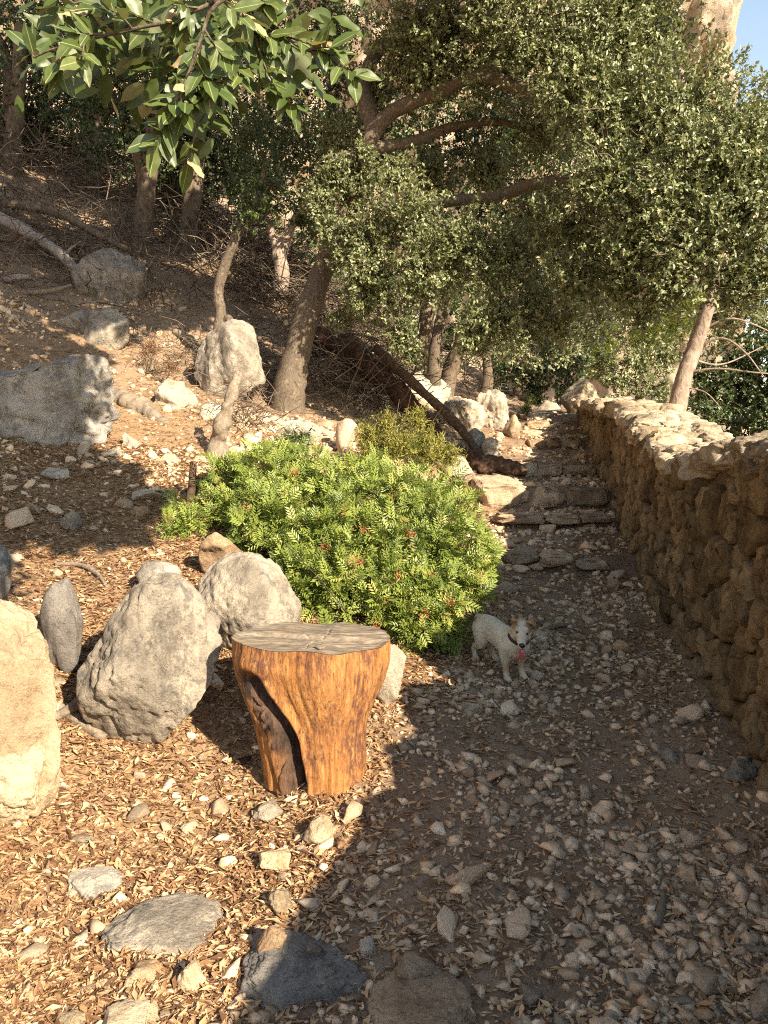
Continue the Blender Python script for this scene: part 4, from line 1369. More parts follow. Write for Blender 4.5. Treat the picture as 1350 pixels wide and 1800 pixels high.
# slim trunks right of it, with their own sparse crowns
tree('slim_oak', 'slim oak with pale curved trunk standing behind the bush near the steps',
     [([P(768, 725, 11.0), P(766, 690, 11.0), P(762, 640, 10.95), P(770, 580, 10.9), P(783, 530, 10.9), P(800, 470, 10.8)], [.13, .10, .085, .08, .07, .05])],
     [PX(800, 470, 10.6, .6), PX(870, 500, 10.4, .6), PX(760, 500, 10.9, .4), PX(905, 590, 10.2, .35), PX(840, 560, 10.6, .35)], 'oak_leaf', 'oak_bark', 420, 10, 0.05, 0.025)
tree('slim_oak', 'dark leaning oak trunk right behind the slim pale trunk',
     [([P(782, 715, 11.8), P(790, 660, 11.8), P(812, 600, 11.7), P(835, 540, 11.6), P(850, 480, 11.5)], [.14, .12, .11, .09, .06])],
     [PX(860, 470, 11.4, .7), PX(940, 520, 11.6, .7), PX(960, 600, 11.8, .45), PX(1000, 540, 12, .5)], 'deep_leaf', 'dark_bark', 420, 10, 0.05, 0.026)
tree('slim_oak', 'bare slim oak trunk rising from behind the sunlit boulder',
     [([P(385, 600, 9.3), P(388, 555, 9.3), P(384, 510, 9.3), P(398, 460, 9.25), P(418, 412, 9.2), P(450, 360, 9.4), P(470, 280, 9.6)], [.11, .07, .06, .06, .052, .042, .03]), ([P(392, 580, 9.3), P(402, 560, 9.25), P(410, 600, 9.2)], [.05, .045, .06])],
     [PX(440, 370, 9.0, .3), PX(470, 330, 9.1, .35), PX(470, 300, 9.8, .5), PX(520, 250, 10.0, .6), PX(440, 230, 10.2, .55), PX(560, 330, 9.8, .4), PX(530, 380, 10, .33)], 'deep_leaf', 'oak_bark', 520, 11, 0.05, 0.025)
tree('slim_oak', 'short pale forked trunk behind the leaning oak trunk',
     [([P(492, 520, 12.5), P(494, 470, 12.5), P(490, 445, 12.5), P(505, 415, 12.5), P(525, 370, 12.4)], [.13, .12, .12, .09, .05]), ([P(492, 450, 12.5), P(478, 410, 12.6), P(470, 350, 12.6)], [.08, .06, .03])],
     [PX(560, 330, 12.0, .7), PX(480, 330, 12.3, .6), PX(600, 260, 12, .8)], 'deep_leaf', 'pine_bark', 420, 10, 0.055, 0.028)
tree('forest_oak', 'bright green oak standing behind the big oak, upper middle',
     [([P(560, 430, 13.2), P(575, 300, 13), P(590, 150, 13), P(590, 20, 13)], [.2, .17, .12, .06])],
     [PX(560, 60, 12.3, .85), PX(610, 150, 12.2, .7), PX(500, 120, 12.4, .9), PX(540, 220, 12.2, .8), PX(470, 220, 12.5, .8), PX(430, 320, 12.4, .5), PX(610, 20, 12.5, .7), PX(440, 60, 12.7, .9)], 'deep_leaf', 'dark_bark', 430, 11, 0.055, 0.028, light=0.2)
for k, (lab, x, y, d, cl) in enumerate([('dark forked oak in the shade, upper left of the slope', 250, 425, 13.0, [(270, 230, 13, 1.1), (180, 200, 13.3, 1.0), (330, 180, 13.2, 1.0), (240, 110, 13.2, 1.2)]),
                                        ('dark oak at the left edge, behind the fallen pale log', 20, 300, 15, [(20, 150, 14.5, 1.3), (-60, 60, 14.5, 1.5), (100, 60, 14.6, 1.3), (60, 220, 14.8, .8)]),
                                        ('shaded oak further up the slope, seen between the forked oak and the leaf branch', 160, 330, 16.5, [(150, 130, 16, 1.5), (90, 40, 16, 1.6), (220, 40, 16, 1.6), (330, 60, 16.5, 1.6)]),
                                        ('shaded oak trunk in the middle of the dead brush', 330, 440, 14.2, [(340, 250, 14, 1.0), (400, 180, 14, 1.1), (410, 300, 14.3, .7), (300, 320, 14.4, .5)])]):
    g = G(x, y, 6, 24)
    up = g + np.array([0, 0, 2.2])
    tr = [([g - np.array([0, 0, .3]), g + np.array([.05, 0, .5]), g + np.array([.16, 0, 1.2]), g + np.array([.28, 0, 2.4]), P(cl[0][0], cl[0][1], cl[0][2])], [.20, .15, .13, .10, .06]),
          ([g + np.array([.08, 0, .55]), g + np.array([-.02, 0.1, 1.2]), g + np.array([-.16, 0.2, 2.2]), P(cl[1][0], cl[1][1], cl[1][2])], [.11, .10, .08, .04])]
    tree('forest_oak', lab, tr, [PX(*c) for c in cl], 'deep_leaf', 'dark_bark', 270, 10, 0.075, 0.038)

# trees beyond the wall and at the head of the path
pb = P(1183, 740, 9.2)
tree('leaning_pine', 'pine with bare pale leaning trunk rising behind the wall on the right',
     [([P(1150, 900, 9.2), P(1186, 735, 9.2), P(1205, 660, 9.2), P(1222, 610, 9.2), P(1240, 550, 9.1), P(1262, 480, 9.0), P(1290, 380, 9.0)], [.125, .105, .095, .09, .085, .075, .05]),
      ([P(1222, 610, 9.2), P(1270, 595, 9.0), P(1310, 620, 8.8), P(1345, 665, 8.7)], [.018, .014, .010, .005]), ([P(1205, 655, 9.2), P(1260, 648, 9.0), P(1330, 655, 8.8), P(1400, 660, 8.8)], [.016, .012, .009, .005]),
      ([P(1215, 632, 9.2), P(1270, 640, 9.4), P(1340, 610, 9.6)], [.014, .010, .004]), ([P(1232, 580, 9.2), P(1290, 560, 9.0), P(1370, 590, 9.0)], [.016, .012, .005]), ([P(1200, 680, 9.2), P(1240, 690, 9.0), P(1270, 720, 8.9)], [.011, .008, .003])],
     [PX(1300, 400, 9.2, .7), PX(1240, 420, 9.4, .5)], 'pine_leaf', 'pine_bark', 300, 14, 0.08, 0.006)
for lab, leaf, L, Wd, cl, dens in [
        ('dark glossy bushy tree behind the wall right of the pine trunk', 'deep_leaf', .075, .04, [(1290, 690, 12.5, .75), (1240, 710, 12.3, .5), (1350, 690, 12.3, .7), (1300, 640, 12.8, .6), (1240, 660, 12.8, .45), (1370, 740, 11.5, .6), (1410, 690, 12, .9), (1400, 620, 12.5, .8), (1310, 750, 11.8, .5), (1250, 745, 11.8, .4)], 420),
        ('olive green oak behind the pine trunk at the right edge', 'oak_leaf', .07, .035, [(1330, 590, 15, 1.0), (1260, 560, 15.5, .8), (1380, 520, 15, 1.1), (1300, 520, 15.5, .8)], 330),
        ('grey green shrubby oak between far boulder and pine trunk', 'oak_leaf', .07, .035, [(1120, 640, 15, .7), (1080, 670, 15, .45), (1150, 680, 14.6, .5), (1060, 640, 15.5, .5), (1170, 620, 15, .5)], 400),
        ('sunny yellow green pine behind the wall, left of the pine trunk', 'pine_leaf', .13, .008, [(1170, 570, 21, 1.0), (1130, 600, 21, .8), (1200, 540, 21, .9), (1050, 620, 21, .9), (1100, 540, 21.5, .5)], 620),
        ('dark evergreen bush closing the view at the stair top', 'deep_leaf', .075, .04, [(905, 640, 17, .9), (960, 650, 17, .8), (870, 660, 16.5, .5), (1000, 640, 17.5, .8), (940, 690, 17, .45), (1000, 690, 17, .45)], 330),
        ('olive oak hanging over the stair top', 'oak_leaf', .065, .033, [(850, 600, 15, .5), (930, 590, 15, .8), (990, 600, 15.5, .7), (1040, 580, 16, .7), (870, 610, 15, .5), (1060, 530, 16, .6)], 330),
        ('far green oak filling the gap below the big crown', 'deep_leaf', .10, .05, [(1000, 520, 26, 2.0), (900, 480, 26, 2.2), (800, 480, 25, 2.0), (700, 520, 23, 1.8), (620, 500, 22, 1.3), (1080, 560, 27, 1.2)], 170),
        ('far green oak behind the dead brush', 'deep_leaf', .10, .05, [(620, 560, 18.5, 1.0), (560, 500, 19, 1.1), (700, 590, 18, .9), (800, 600, 18, 1.0), (850, 560, 18, 1.0)], 200),
        ('dark oak behind the arching limb of the big oak', 'deep_leaf', .065, .034, [(740, 250, 11.5, 1.0), (840, 270, 11.3, 1.1), (940, 290, 11, 1.0), (900, 190, 11.4, 1.0), (1000, 200, 11, 1.0), (820, 380, 11.5, .9), (930, 410, 11.2, .9), (760, 120, 11.8, 1.0), (660, 260, 12, .8)], 330),
        ('dark oak hidden behind the right half of the big crown', 'deep_leaf', .065, .034, [(1430, 350, 10, .9), (1080, 330, 10.3, 1.0), (1180, 330, 10, 1.0), (1280, 300, 10, 1.0), (1130, 210, 10.3, .9), (1230, 200, 10.2, .8), (1060, 440, 10.5, .8), (1180, 450, 10.3, .7), (1290, 430, 10, .8), (1020, 90, 10.8, 1.0), (1100, 90, 10.6, .7)], 300),
        ('dense shaded evergreen thicket behind the dead brush, upper left', 'deep_leaf', .085, .045, [(200, 270, 17, 1.1), (60, 240, 17, 1.2), (330, 320, 17, 1.1), (450, 380, 16, .9), (540, 430, 16, .8), (280, 200, 17.5, 1.2), (420, 290, 16.5, 1.0), (130, 180, 17.5, 1.2)], 260),
        ('far oak at the right edge under the sky', 'oak_leaf', .07, .035, [(1450, 250, 13, .6), (1335, 170, 13, .38), (1345, 250, 13, .8), (1400, 150, 13, .6), (1330, 330, 13.5, 1.0), (1280, 440, 14, 1.0)], 330)]:
    c0 = P(*cl[0][:3])
    gg = np.array([c0[0], c0[1], min(gz(c0[0], c0[1]), c0[2] - 0.6)])
    tr = [([gg - np.array([0, 0, .2]), gg * .6 + c0 * .4 + np.array([.1, 0, 0]), c0], [.14, .10, .05])]
    tree('background_tree', lab, tr, [PX(*c) for c in cl], leaf, 'dark_bark', dens, 11, L, Wd, twig_n=8, twig_r=.008, cat='tree')

# ------------------------------------------------------------------ the oak overhead: trunk left of the view, one twig hanging into it
def leaf_big(seed):
    r = np.random.default_rng(seed)
    n, m = 9, 5
    L = 1.0
    V = []
    curl, fold, wav, bend = r.uniform(-0.25, 0.35), r.uniform(0.1, 0.35), r.uniform(0.01, 0.03), r.uniform(-0.1, 0.1)
    ph = r.uniform(0, 6)
    for i in range(n):
        t = i / (n - 1)
        w = 0.215 * (math.sin(math.pi * min(1, t * 1.02 + 0.0) ** 0.82) ** 0.85) + 0.004
        if t > 0.93:
            w *= 0.35
        for j in range(m):
            s = j / (m - 1) * 2 - 1
            V.append((s * w + bend * t * t, t * L, fold * abs(s) * w - curl * t * t * 0.6 + wav * math.sin(t * 14 + ph + (2 if s > 0 else 0)) * abs(s)))
    F = [(i * m + j, i * m + j + 1, (i + 1) * m + j + 1, (i + 1) * m + j) for i in range(n - 1) for j in range(m - 1)]
    return np.array(V), np.array(F)


def glossy_leaf_mat(name, stops, under):
    m, nt, b, out = new_mat(name)
    oi = nd(nt, 'ObjectInfo')
    tc = nd(nt, 'TexCoord')
    sx = nd(nt, 'SeparateXYZ')
    nt.links.new(tc.outputs['Object'], sx.inputs[0])
    c = ramp(nt, oi.outputs['Random'], stops)
    geo = nd(nt, 'NewGeometry')
    c = mixc(nt, noise(nt, coords(nt), 9, 4, 0.6), c, [x * 0.72 for x in stops[1][1]])
    c = mixc(nt, ramp(nt, math_n(nt, 'ABSOLUTE', sx.outputs[0]), [(0.006, 0.7), (0.014, 0.0)]), c, (0.36, 0.40, 0.16))
    c = mixc(nt, geo.outputs['Backfacing'], c, under)
    nt.links.new(c, b.inputs['Base Color'])
    b.inputs['Roughness'].default_value = 0.45
    b.inputs['Specular IOR Level'].default_value = 0.5
    tr = nd(nt, 'BsdfTranslucent')
    nt.links.new(mixc(nt, 1.0, c, (1.0, 1.0, 0.4), 'MULTIPLY'), tr.inputs[0])
    mx = nd(nt, 'MixShader'); mx.inputs[0].default_value = 0.2
    nt.links.new(b.outputs[0], mx.inputs[1]); nt.links.new(tr.outputs[0], mx.inputs[2]); nt.links.new(mx.outputs[0], out.inputs[0])
    return m


def overhead_oak():
    bx_, by_ = -3.3, 1.6
    root = thing('overhanging_oak', 'oak twig with large glossy green leaves hanging in at the upper left', 'tree', (bx_, by_, gz(bx_, by_)))
    o = np.array(root.location)
    trunk = [o + np.array([0, 0, -.3]), o + np.array([.1, 0, 1.0]), o + np.array([.4, .3, 2.6]), np.array([-2.2, 2.2, 5.2]), np.array([-1.0, 3.4, 7.2]), np.array([0.0, 4.8, 8.6])]
    V, F, r = tube(trunk, [.26, .2, .17, .14, .1, .05], 40, 14, .1, 3)
    link('trunk', mesh_np('trunk', V - o, F, MAT['oak_bark'], smooth=True), root)
    limbs = [([np.array([-2.5, 2.0, 4.4]), np.array([-1.3, 2.0, 5.0]), np.array([0.2, 2.2, 5.4])], [.09, .06, .03]),
             ([np.array([-2.85, 1.85, 3.1]), np.array([-1.6, 1.6, 3.35]), np.array([-0.9, 1.5, 3.05]), np.array([-0.5, 1.48, 2.55])], [.05, .03, .016, .007]),
             ([np.array([-1.6, 2.9, 6.2]), np.array([-1.5, 5.0, 8.0]), np.array([-2.0, 6.6, 9.2])], [.08, .06, .03])]
    for pts, rad in limbs:
        V, F, r = tube(pts, rad, 26, 8, .08, 5)
        link('limb', mesh_np('limb', V - o, F, MAT['oak_bark'], smooth=True), root)
    cl = [((-2.4, 1.6, 5.8), .8), ((-1.5, 1.3, 5.2), .6)]
    # unseen crown shaped for its shade: clumps set sunward of spots to be darkened
    ts = np.array(to_sun) / math.cos(SUN_EL)
    shade = [(px, py, 1.0) for px in range(-60, 420, 85) for py in (270, 350, 430, 510)] + [(450, 420, .6), (520, 480, .55), (470, 500, .5), (600, 620, .4), (640, 660, .35), (560, 560, .4),
             (250, 560, .45), (60, 590, .5), (0, 560, .5), (120, 560, .45), (180, 570, .4), (310, 545, .4), (130, 620, .32), (-40, 600, .5), (30, 630, .4), (370, 530, .4), (430, 560, .35), (-20, 660, .42), (50, 690, .40), (95, 690, .34), (20, 740, .36), (-20, 760, .4), (70, 760, .3), (50, 800, .36), (120, 830, .36), (185, 850, .32), (230, 880, .24), (90, 860, .34), (60, 890, .36), (140, 915, .30), (200, 920, .22), (-30, 860, .36), (-10, 930, .25)]
    pts_ = [(G(px, py, 3.5, 24), q) for px, py, q in shade] + [(P(*c[:3]), c[3]) for c in [(40, 120, 14.3, .9), (-40, 60, 14.5, .9), (120, 60, 14.6, .9), (210, 180, 13, .8), (320, 180, 13.1, .8), (240, 90, 13.1, .9), (150, 130, 15.5, .9), (400, 180, 14, .8), (340, 260, 14, .7), (330, 60, 16, .9), (430, 260, 12.3, .5)]]
    for k_, (g, q) in enumerate(pts_):
        t = (2.2 if k_ % 2 and q > .7 else 0.0) + (1.5 + 0.61 * g[1] + q * 1.5 - g[2]) / (ts[2] - 0.61 * ts[1]) + 0.25
        cl.append((tuple(g + ts * max(t, 1.0)), q * 1.5 if q < .45 else q * 1.15))
    V, F, r = crown_leaves([(np.array(c), q) for c, q in cl], 250, 9, 0.17, 0.095, fill=.9)
    link('crown', mesh_np('crown', V - o, F, MAT['deep_leaf'], rnd=r), root)
    # the hanging twig: each leaf is a part
    gm_ = glossy_leaf_mat('glossy_oak_leaf', [(0.0, (0.035, 0.06, 0.015)), (0.5, (0.075, 0.11, 0.025)), (0.9, (0.13, 0.165, 0.045)), (1.0, (0.20, 0.21, 0.075))], (0.21, 0.235, 0.135))
    dm_ = glossy_leaf_mat('yellowed_oak_leaf', [(0.0, (0.42, 0.26, 0.12)), (1.0, (0.55, 0.40, 0.22))], (0.5, 0.38, 0.24))
    shapes = []
    for k in range(7):
        v, f = leaf_big(k)
        shapes.append(mesh_np('leaf', v, f, gm_, smooth=True))
    v, f = leaf_big(2)
    dead = mesh_np('leaf', v, f, dm_, smooth=True)
    r = np.random.default_rng(9)
    mains = [([(420, -70), (345, 30), (255, 60), (140, 85), (60, 115)], 1.42, 9), ([(400, -70), (360, 60), (325, 160), (290, 235)], 1.36, 8), ([(440, -70), (425, 60), (395, 150), (345, 240)], 1.42, 7),
             ([(470, -70), (480, 45), (525, 95), (585, 118)], 1.5, 7), ([(300, -70), (220, -5), (130, 20)], 1.52, 4), ([(420, -50), (450, 80), (470, 150)], 1.5, 4)]
    for pts, d, ns in mains:
        W_ = catmull(np.array([P(x, y - 14, d + 0.02 * math.sin(x * .03)) for x, y in pts]), 30)
        top = np.array([-0.55, 1.5, 2.75])
        V, F, q = tube([top] + [W_[i] for i in (0, 8, 16, 24, 29)], [.006, .0042, .0034, .0028, .0022, .0014], 24, 6, 0.06, 1, cap=False)
        link('twig', mesh_np('twig', V - o, F, MAT['oak_bark'], smooth=True), root)
        for si_ in range(ns):
            i = 29 if si_ == ns - 1 else int(5 + 23 * (si_ + r.uniform(.1, .9)) / ns)
            a = W_[i]
            td = unit(W_[min(i + 1, 29)] - W_[i - 1])
            ax = unit(td * .7 + r.normal(0, .55, 3) * np.array([1, .6, .8]) + np.array([0, -.15, -.15]))
            sl = r.uniform(.035, .075)
            b = a + ax * sl
            V, F, q = tube([a, (a + b) / 2 + r.normal(0, .004, 3), b], [.002, .0017, .0012], 6, 5, 0.05, 1, cap=False)
            sprig = link('twig', mesh_np('twig', V - o, F, MAT['oak_bark'], smooth=True), root)
            n = int(r.integers(6, 9))
            ph = r.uniform(0, 6.28)
            e1 = unit(np.cross(ax, np.array([0.2, -1.0, 0.3]))); e2 = np.cross(ax, e1)
            for k in range(n):
                t = 1.0 - 0.75 * (k / n) ** 1.2
                base = a + (b - a) * t
                an = ph + k * 2.4
                side = e1 * math.cos(an) + e2 * math.sin(an)
                op = 0.35 + 0.75 * k / n
                dirv = unit(ax * (1.1 - op * .6) + side * (0.45 + op * .6) + np.array([0, -0.1, -0.12]))
                nrm = unit(np.array([0.25, -0.85, 0.55]) + r.normal(0, .33, 3))
                y = dirv; z = unit(nrm - y * (nrm @ y)); x = np.cross(y, z)
                L = r.uniform(0.035, 0.062)
                me = dead if r.random() < 0.04 else shapes[int(r.integers(0, 7))]
                lf = link('leaf', me, sprig)
                lf.matrix_basis = Matrix(((x[0] * L, y[0] * L, z[0] * L, base[0] - o[0]), (x[1] * L, y[1] * L, z[1] * L, base[1] - o[1]), (x[2] * L, y[2] * L, z[2] * L, base[2] - o[2]), (0, 0, 0, 1)))
    # leaves behind them, further back on the same twigs
    n = 520
    bl = [(330, 60, 200, 70), (330, 150, 110, 80), (470, 90, 100, 60), (150, 60, 110, 60), (330, 20, 230, 50)]
    parts = []
    for cx_, cy2, rx, ry in bl:
        m = 110
        T = np.array([P(cx_ + r.normal(0, .5) * rx, cy2 + r.normal(0, .5) * ry, r.uniform(1.5, 1.95)) for _ in range(m)])
        v, f = leaf_big(int(r.integers(0, 7)))
        D = r.normal(0, 1, (m, 3)) * np.array([1, .5, .7]) + np.array([0, 0, -.5])
        N = np.array([.2, -.7, .6]) + r.normal(0, .45, (m, 3))
        L = r.uniform(.045, .075, m)
        parts.append(leaves_at(T, D, N, L, L, (v, f)))
    V, F, q = merge(parts)
    link('inner_leaves', mesh_np('inner_leaves', V - o, F, gm_, smooth=True), root, kind='stuff')


overhead_oak()

# ------------------------------------------------------------------ shrubs
def pinnate():
    V, F = [], []
    for k in range(4):
        for s in (-1, 1):
            t = 0.22 + 0.2 * k
            b = len(V)
            dirx, diry = 0.72 * s, 0.69
            l, w = 0.46 * (1 - 0.05 * k), 0.062
            px_, py_ = -diry * w, dirx * w
            V += [(0, t, 0), (dirx * l * .45 + px_, t + diry * l * .45 + py_, .03), (dirx * l, t + diry * l, -.02), (dirx * l * .45 - px_, t + diry * l * .45 - py_, .03)]
            F += [(b, b + 3, b + 2), (b, b + 2, b + 1)] if s > 0 else [(b, b + 3, b + 2), (b, b + 2, b + 1)]
    return np.array(V), np.array(F)


def lentisk():
    g = G(640, 1100)
    root = thing('lentisk_bush', 'bright green lentisk bush with red berries beside the path', 'bush', (g[0], g[1] + .4, gz(g[0], g[1] + .4)))
    o = np.array(root.location)
    cl = [(330, 930, 4.75, .20), (325, 985, 4.55, .14), (400, 905, 4.85, .21), (485, 855, 5.0, .31), (500, 815, 5.2, .16), (560, 880, 4.9, .32), (600, 950, 4.6, .38), (690, 915, 4.8, .38), (765, 905, 4.9, .26), (740, 980, 4.5, .40), (790, 970, 4.7, .28), (825, 1000, 4.65, .18), (765, 1055, 4.4, .29), (700, 1050, 4.25, .28), (620, 1030, 4.25, .30), (560, 990, 4.4, .30), (480, 930, 4.6, .30), (730, 1110, 4.15, .17), (770, 1105, 4.25, .15), (650, 855, 5.3, .22), (540, 1030, 4.2, .2), (410, 830, 5.2, .13)]
    base = pinnate()
    out = []
    for ci, (px, py, d, r) in enumerate(cl):
        c = P(px, py, d)
        n = int(1450 * r * r) + 10
        dd = unit(rng.normal(size=(n, 3)) + np.array([0.1, -0.35, 0.35]))
        rad = (1 - 0.5 * rng.random(n) ** 1.5) * (0.80 + 0.36 * vnoise(dd * 2.6 + ci * 5) + .12 * rng.random(n))
        tip = c + dd * (r * rad)[:, None] * np.array([1.06, 1, 0.98])
        keep = tip[:, 2] > ground(tip[:, 0], tip[:, 1], False) + 0.01
        tip, dd = tip[keep], dd[keep]; n = len(tip)
        per = 6
        ax = unit(dd * 0.7 + np.array([0, 0, 0.55]) + rng.normal(0, .3, (n, 3)))
        A = np.repeat(ax, per, 0)
        ld = unit(A * 0.75 + rng.normal(0, .62, A.shape))
        pos = np.repeat(tip, per, 0) - A * 0.03 * rng.random((n * per, 1))
        nn = unit(np.repeat(dd, per, 0) * .35 + np.array([0, 0, .45]) + np.array(to_sun) * .6 + rng.normal(0, .36, A.shape))
        L = rng.uniform(.066, .102, n * per)
        rr = np.clip(np.repeat(rng.normal(.5, .19, n), per) + rng.normal(0, .12, n * per), .01, .95)
        rr = np.where(rng.random(n * per) < .035, .995, rr)
        long_ = np.repeat(rng.random(n) < .05, per)
        pos = pos + A * (long_ * rng.uniform(.03, .13, n * per))[:, None]
        out.append(leaves_at(pos, ld, nn, L, L, base, rr))
    V, F, r = merge(out)
    link('foliage', mesh_np('foliage', V - o, F, MAT['bush_leaf'], rnd=r), root)
    # stems
    n = 60
    s0 = np.tile(np.array([o[0], o[1], o[2]]), (n, 1)) + rng.normal(0, .25, (n, 3)) * np.array([1.6, .6, 0])
    s0[:, 2] = ground(s0[:, 0], s0[:, 1], False) - .02
    ti = rng.integers(0, len(cl), n)
    tg = np.array([P(*c[:3]) for c in cl])[ti]
    V, F, r = twigs(s0, tg - s0 + rng.normal(0, .05, (n, 3)), np.linalg.norm(tg - s0, axis=1) * .85, rng.uniform(.003, .007, n), 7, .28, 5)
    link('stems', mesh_np('stems', V - o, F, MAT['dry_twig'], rnd=r, smooth=True), root, kind='stuff')
    # berry clusters
    bm_, nt, b, out_ = new_mat('red_berries')
    b.inputs['Base Color'].default_value = (0.30, 0.035, 0.022, 1); b.inputs['Roughness'].default_value = .4
    sv, sf = ico(1)
    for px, py, d in [(520, 832, 4.72), (465, 818, 4.85), (566, 832, 4.7), (445, 872, 4.62), (604, 900, 4.2), (634, 988, 3.95), (700, 1012, 3.95), (746, 1078, 3.92), (665, 1098, 3.98), (812, 960, 4.3), (838, 1010, 4.32), (690, 870, 4.45), (570, 960, 4.12), (760, 1010, 4.1), (525, 885, 4.55), (640, 930, 4.2), (720, 940, 4.15), (595, 1020, 4.0), (788, 1060, 3.98)]:
        n = 16
        c = P(px, py, d)
        T = c + rng.normal(0, .014, (n, 3))
        V, F, r = scatter(sv, sf, np.tile(np.eye(3), (n, 1, 1)), T, np.full(n, .0042))
        link('berry_cluster', mesh_np('berry_cluster', V - o, F, bm_, smooth=True), root)


lentisk()


def feathery(name, label, cl, leaf, L=.03, Wd=.003, dens=2600, up=.8):
    c0 = P(*cl[0][:3])
    root = thing(name, label, 'shrub', (c0[0], c0[1], gz(c0[0], c0[1])))
    o = np.array(root.location)
    V, F, r = crown_leaves([PX(*c) for c in cl], dens, 14, L, Wd, sprig=.16, up=up, fill=.8)
    link('foliage', mesh_np('foliage', V - o, F, MAT[leaf], rnd=r), root)
    n = 30
    s0 = np.tile(o, (n, 1)) + rng.normal(0, .06, (n, 3)) * np.array([1, 1, 0])
    tg = np.array([P(*c[:3]) for c in cl])[rng.integers(0, len(cl), n)]
    V, F, r = twigs(s0, tg - s0, np.linalg.norm(tg - s0, axis=1) * 1.2, .004, 5, .15, 4)
    link('stems', mesh_np('stems', V - o, F, MAT['dry_twig'], rnd=r), root, kind='stuff')


feathery('feathery_shrub', 'feathery yellow green shrub behind the lentisk bush', [(700, 775, 6.8, .28), (750, 785, 6.8, .27), (650, 765, 6.9, .2), (650, 800, 6.8, .22), (790, 795, 6.8, .14), (735, 730, 6.9, .14), (680, 735, 6.9, .12)], 'heath_leaf', .04, .007, 4200)
feathery('small_shrub', 'tiny yellow green shrub at the left end of the top step', [(925, 715, 12.8, .13), (930, 700, 12.8, .08)], 'pine_leaf', .06, .008, 2200)
feathery('small_shrub', 'small darker green shrub on top of the lentisk bush', [(510, 770, 6.6, .16), (480, 780, 6.6, .12), (540, 765, 6.6, .1)], 'deep_leaf', .04, .015, 1500)
feathery('small_shrub', 'dry grey brown shrub at the foot of the shaded rocks, left', [(262, 610, 8.9, .25), (300, 640, 8.6, .2)], 'needle', .05, .003, 700)

# ------------------------------------------------------------------ dead wood
def log(name, label, pts, rad, mat, cat='log', seed=0, rough=.14, sides=14, stubs=0, group=None):
    pts = np.array(pts, float)
    low = min(p[2] - rad[min(i, len(rad) - 1)] * .7 - gz(p[0], p[1]) for i, p in enumerate(pts))
    if low > 0:
        pts[:, 2] -= low                                    # let it rest on the ground
    root = thing(name, label, cat, pts[0], group)
    V, F, r = tube(pts, rad, 16 + 8 * len(pts), sides, rough, seed)
    link('stem', mesh_np('stem', V - pts[0], F, MAT[mat], smooth=True), root)
    rr = np.random.default_rng(seed)
    for k in range(stubs):
        t = rr.uniform(.15, .95) * (len(pts) - 1)
        i = min(int(t), len(pts) - 2)
        p = pts[i] + (pts[i + 1] - pts[i]) * (t - i)
        d = unit(rr.normal(size=3) + np.array([0, -.3, .3]))
        l = rr.uniform(.15, .5)
        V, F, r = tube([p, p + d * l * .5, p + d * l + rr.normal(0, .05, 3)], [rad[0] * .28, rad[0] * .2, rad[0] * .08], 10, 6, .1, seed + k, cap=True)
        link('stub', mesh_np('stub', V - pts[0], F, MAT[mat], smooth=True), root)


log('fallen_log', 'bleached grey fallen log slanting down at the upper left', [P(-60, 285, 11.6), P(20, 325, 11.4), P(80, 360, 11.2), P(115, 385, 11.0), P(142, 420, 10.9)], [.085, .085, .075, .07, .05], 'grey_wood', seed=2, stubs=6)
log('fallen_log', 'thin brown fallen trunk behind the bleached log', [P(-40, 350, 12.4), P(90, 372, 12.1), P(160, 405, 11.8), P(225, 440, 11.5)], [.07, .065, .055, .035], 'dark_bark', seed=4, stubs=3)
log('fallen_log', 'dark red rotting trunk sloping down behind the bush', [P(560, 570, 10.4), P(640, 620, 10.0), P(720, 690, 9.7), P(770, 745, 9.5)], [.14, .14, .12, .08], 'red_wood', seed=6, rough=.3)
log('fallen_log', 'charred thin trunk lying next to the red rotting trunk', [P(660, 590, 9.9), P(730, 655, 9.6), P(800, 720, 9.3), P(850, 785, 9.0)], [.06, .06, .055, .045], 'char_wood', seed=7)
log('charred_log_end', 'broken reddish log end by the path beside the steps', [P(806, 792, 8.7), P(832, 800, 8.6), P(856, 812, 8.5)], [.11, .12, .10], 'red_wood', seed=8, rough=.3)
log('charred_log_end', 'charred log lying against the dark step', [P(848, 818, 8.55), P(875, 812, 8.5), P(905, 822, 8.45), P(925, 828, 8.45)], [.09, .10, .08, .05], 'char_wood', seed=9, rough=.25)
log('fallen_branch', 'dark grey branch propped like a rail above the steps', [P(795, 632, 12.2), P(840, 642, 12.0), P(885, 662, 11.9), P(928, 672, 11.8)], [.05, .05, .045, .03], 'char_wood', 'branch', 10, stubs=3)
log('fallen_branch', 'straight pale branch lying in the shaded brush', [P(305, 475, 10.2), P(345, 492, 10.0), P(390, 515, 9.8)], [.05, .045, .03], 'dead_bark', 'branch', 11)
log('fallen_branch', 'grey twisted driftwood piece on the sunny slope', [P(205, 692, 7.6), P(240, 715, 7.45), P(275, 738, 7.3), P(305, 752, 7.2)], [.06, .10, .07, .02], 'dead_bark', 'branch', 12, rough=.3)
log('fallen_branch', 'dark short branch at the left edge of the shaded slope', [P(8, 468, 10.2), P(28, 464, 10.1), P(52, 462, 10.0)], [.04, .045, .03], 'grey_wood', 'branch', 13)
log('fallen_branch', 'long grey stick in front of the shaded boulder', [P(40, 482, 9.9), P(90, 478, 9.9), P(125, 468, 9.9)], [.03, .03, .015], 'dead_bark', 'branch', 14)
log('fallen_branch', 'bent brown stick on litter above the grey boulders', [G(98, 996) + [0, 0, .02], G(140, 1000) + [0, 0, .03], G(170, 1015) + [0, 0, .03], G(188, 1034) + [0, 0, .01]], [.010, .013, .012, .006], 'dead_bark', 'branch', 15)
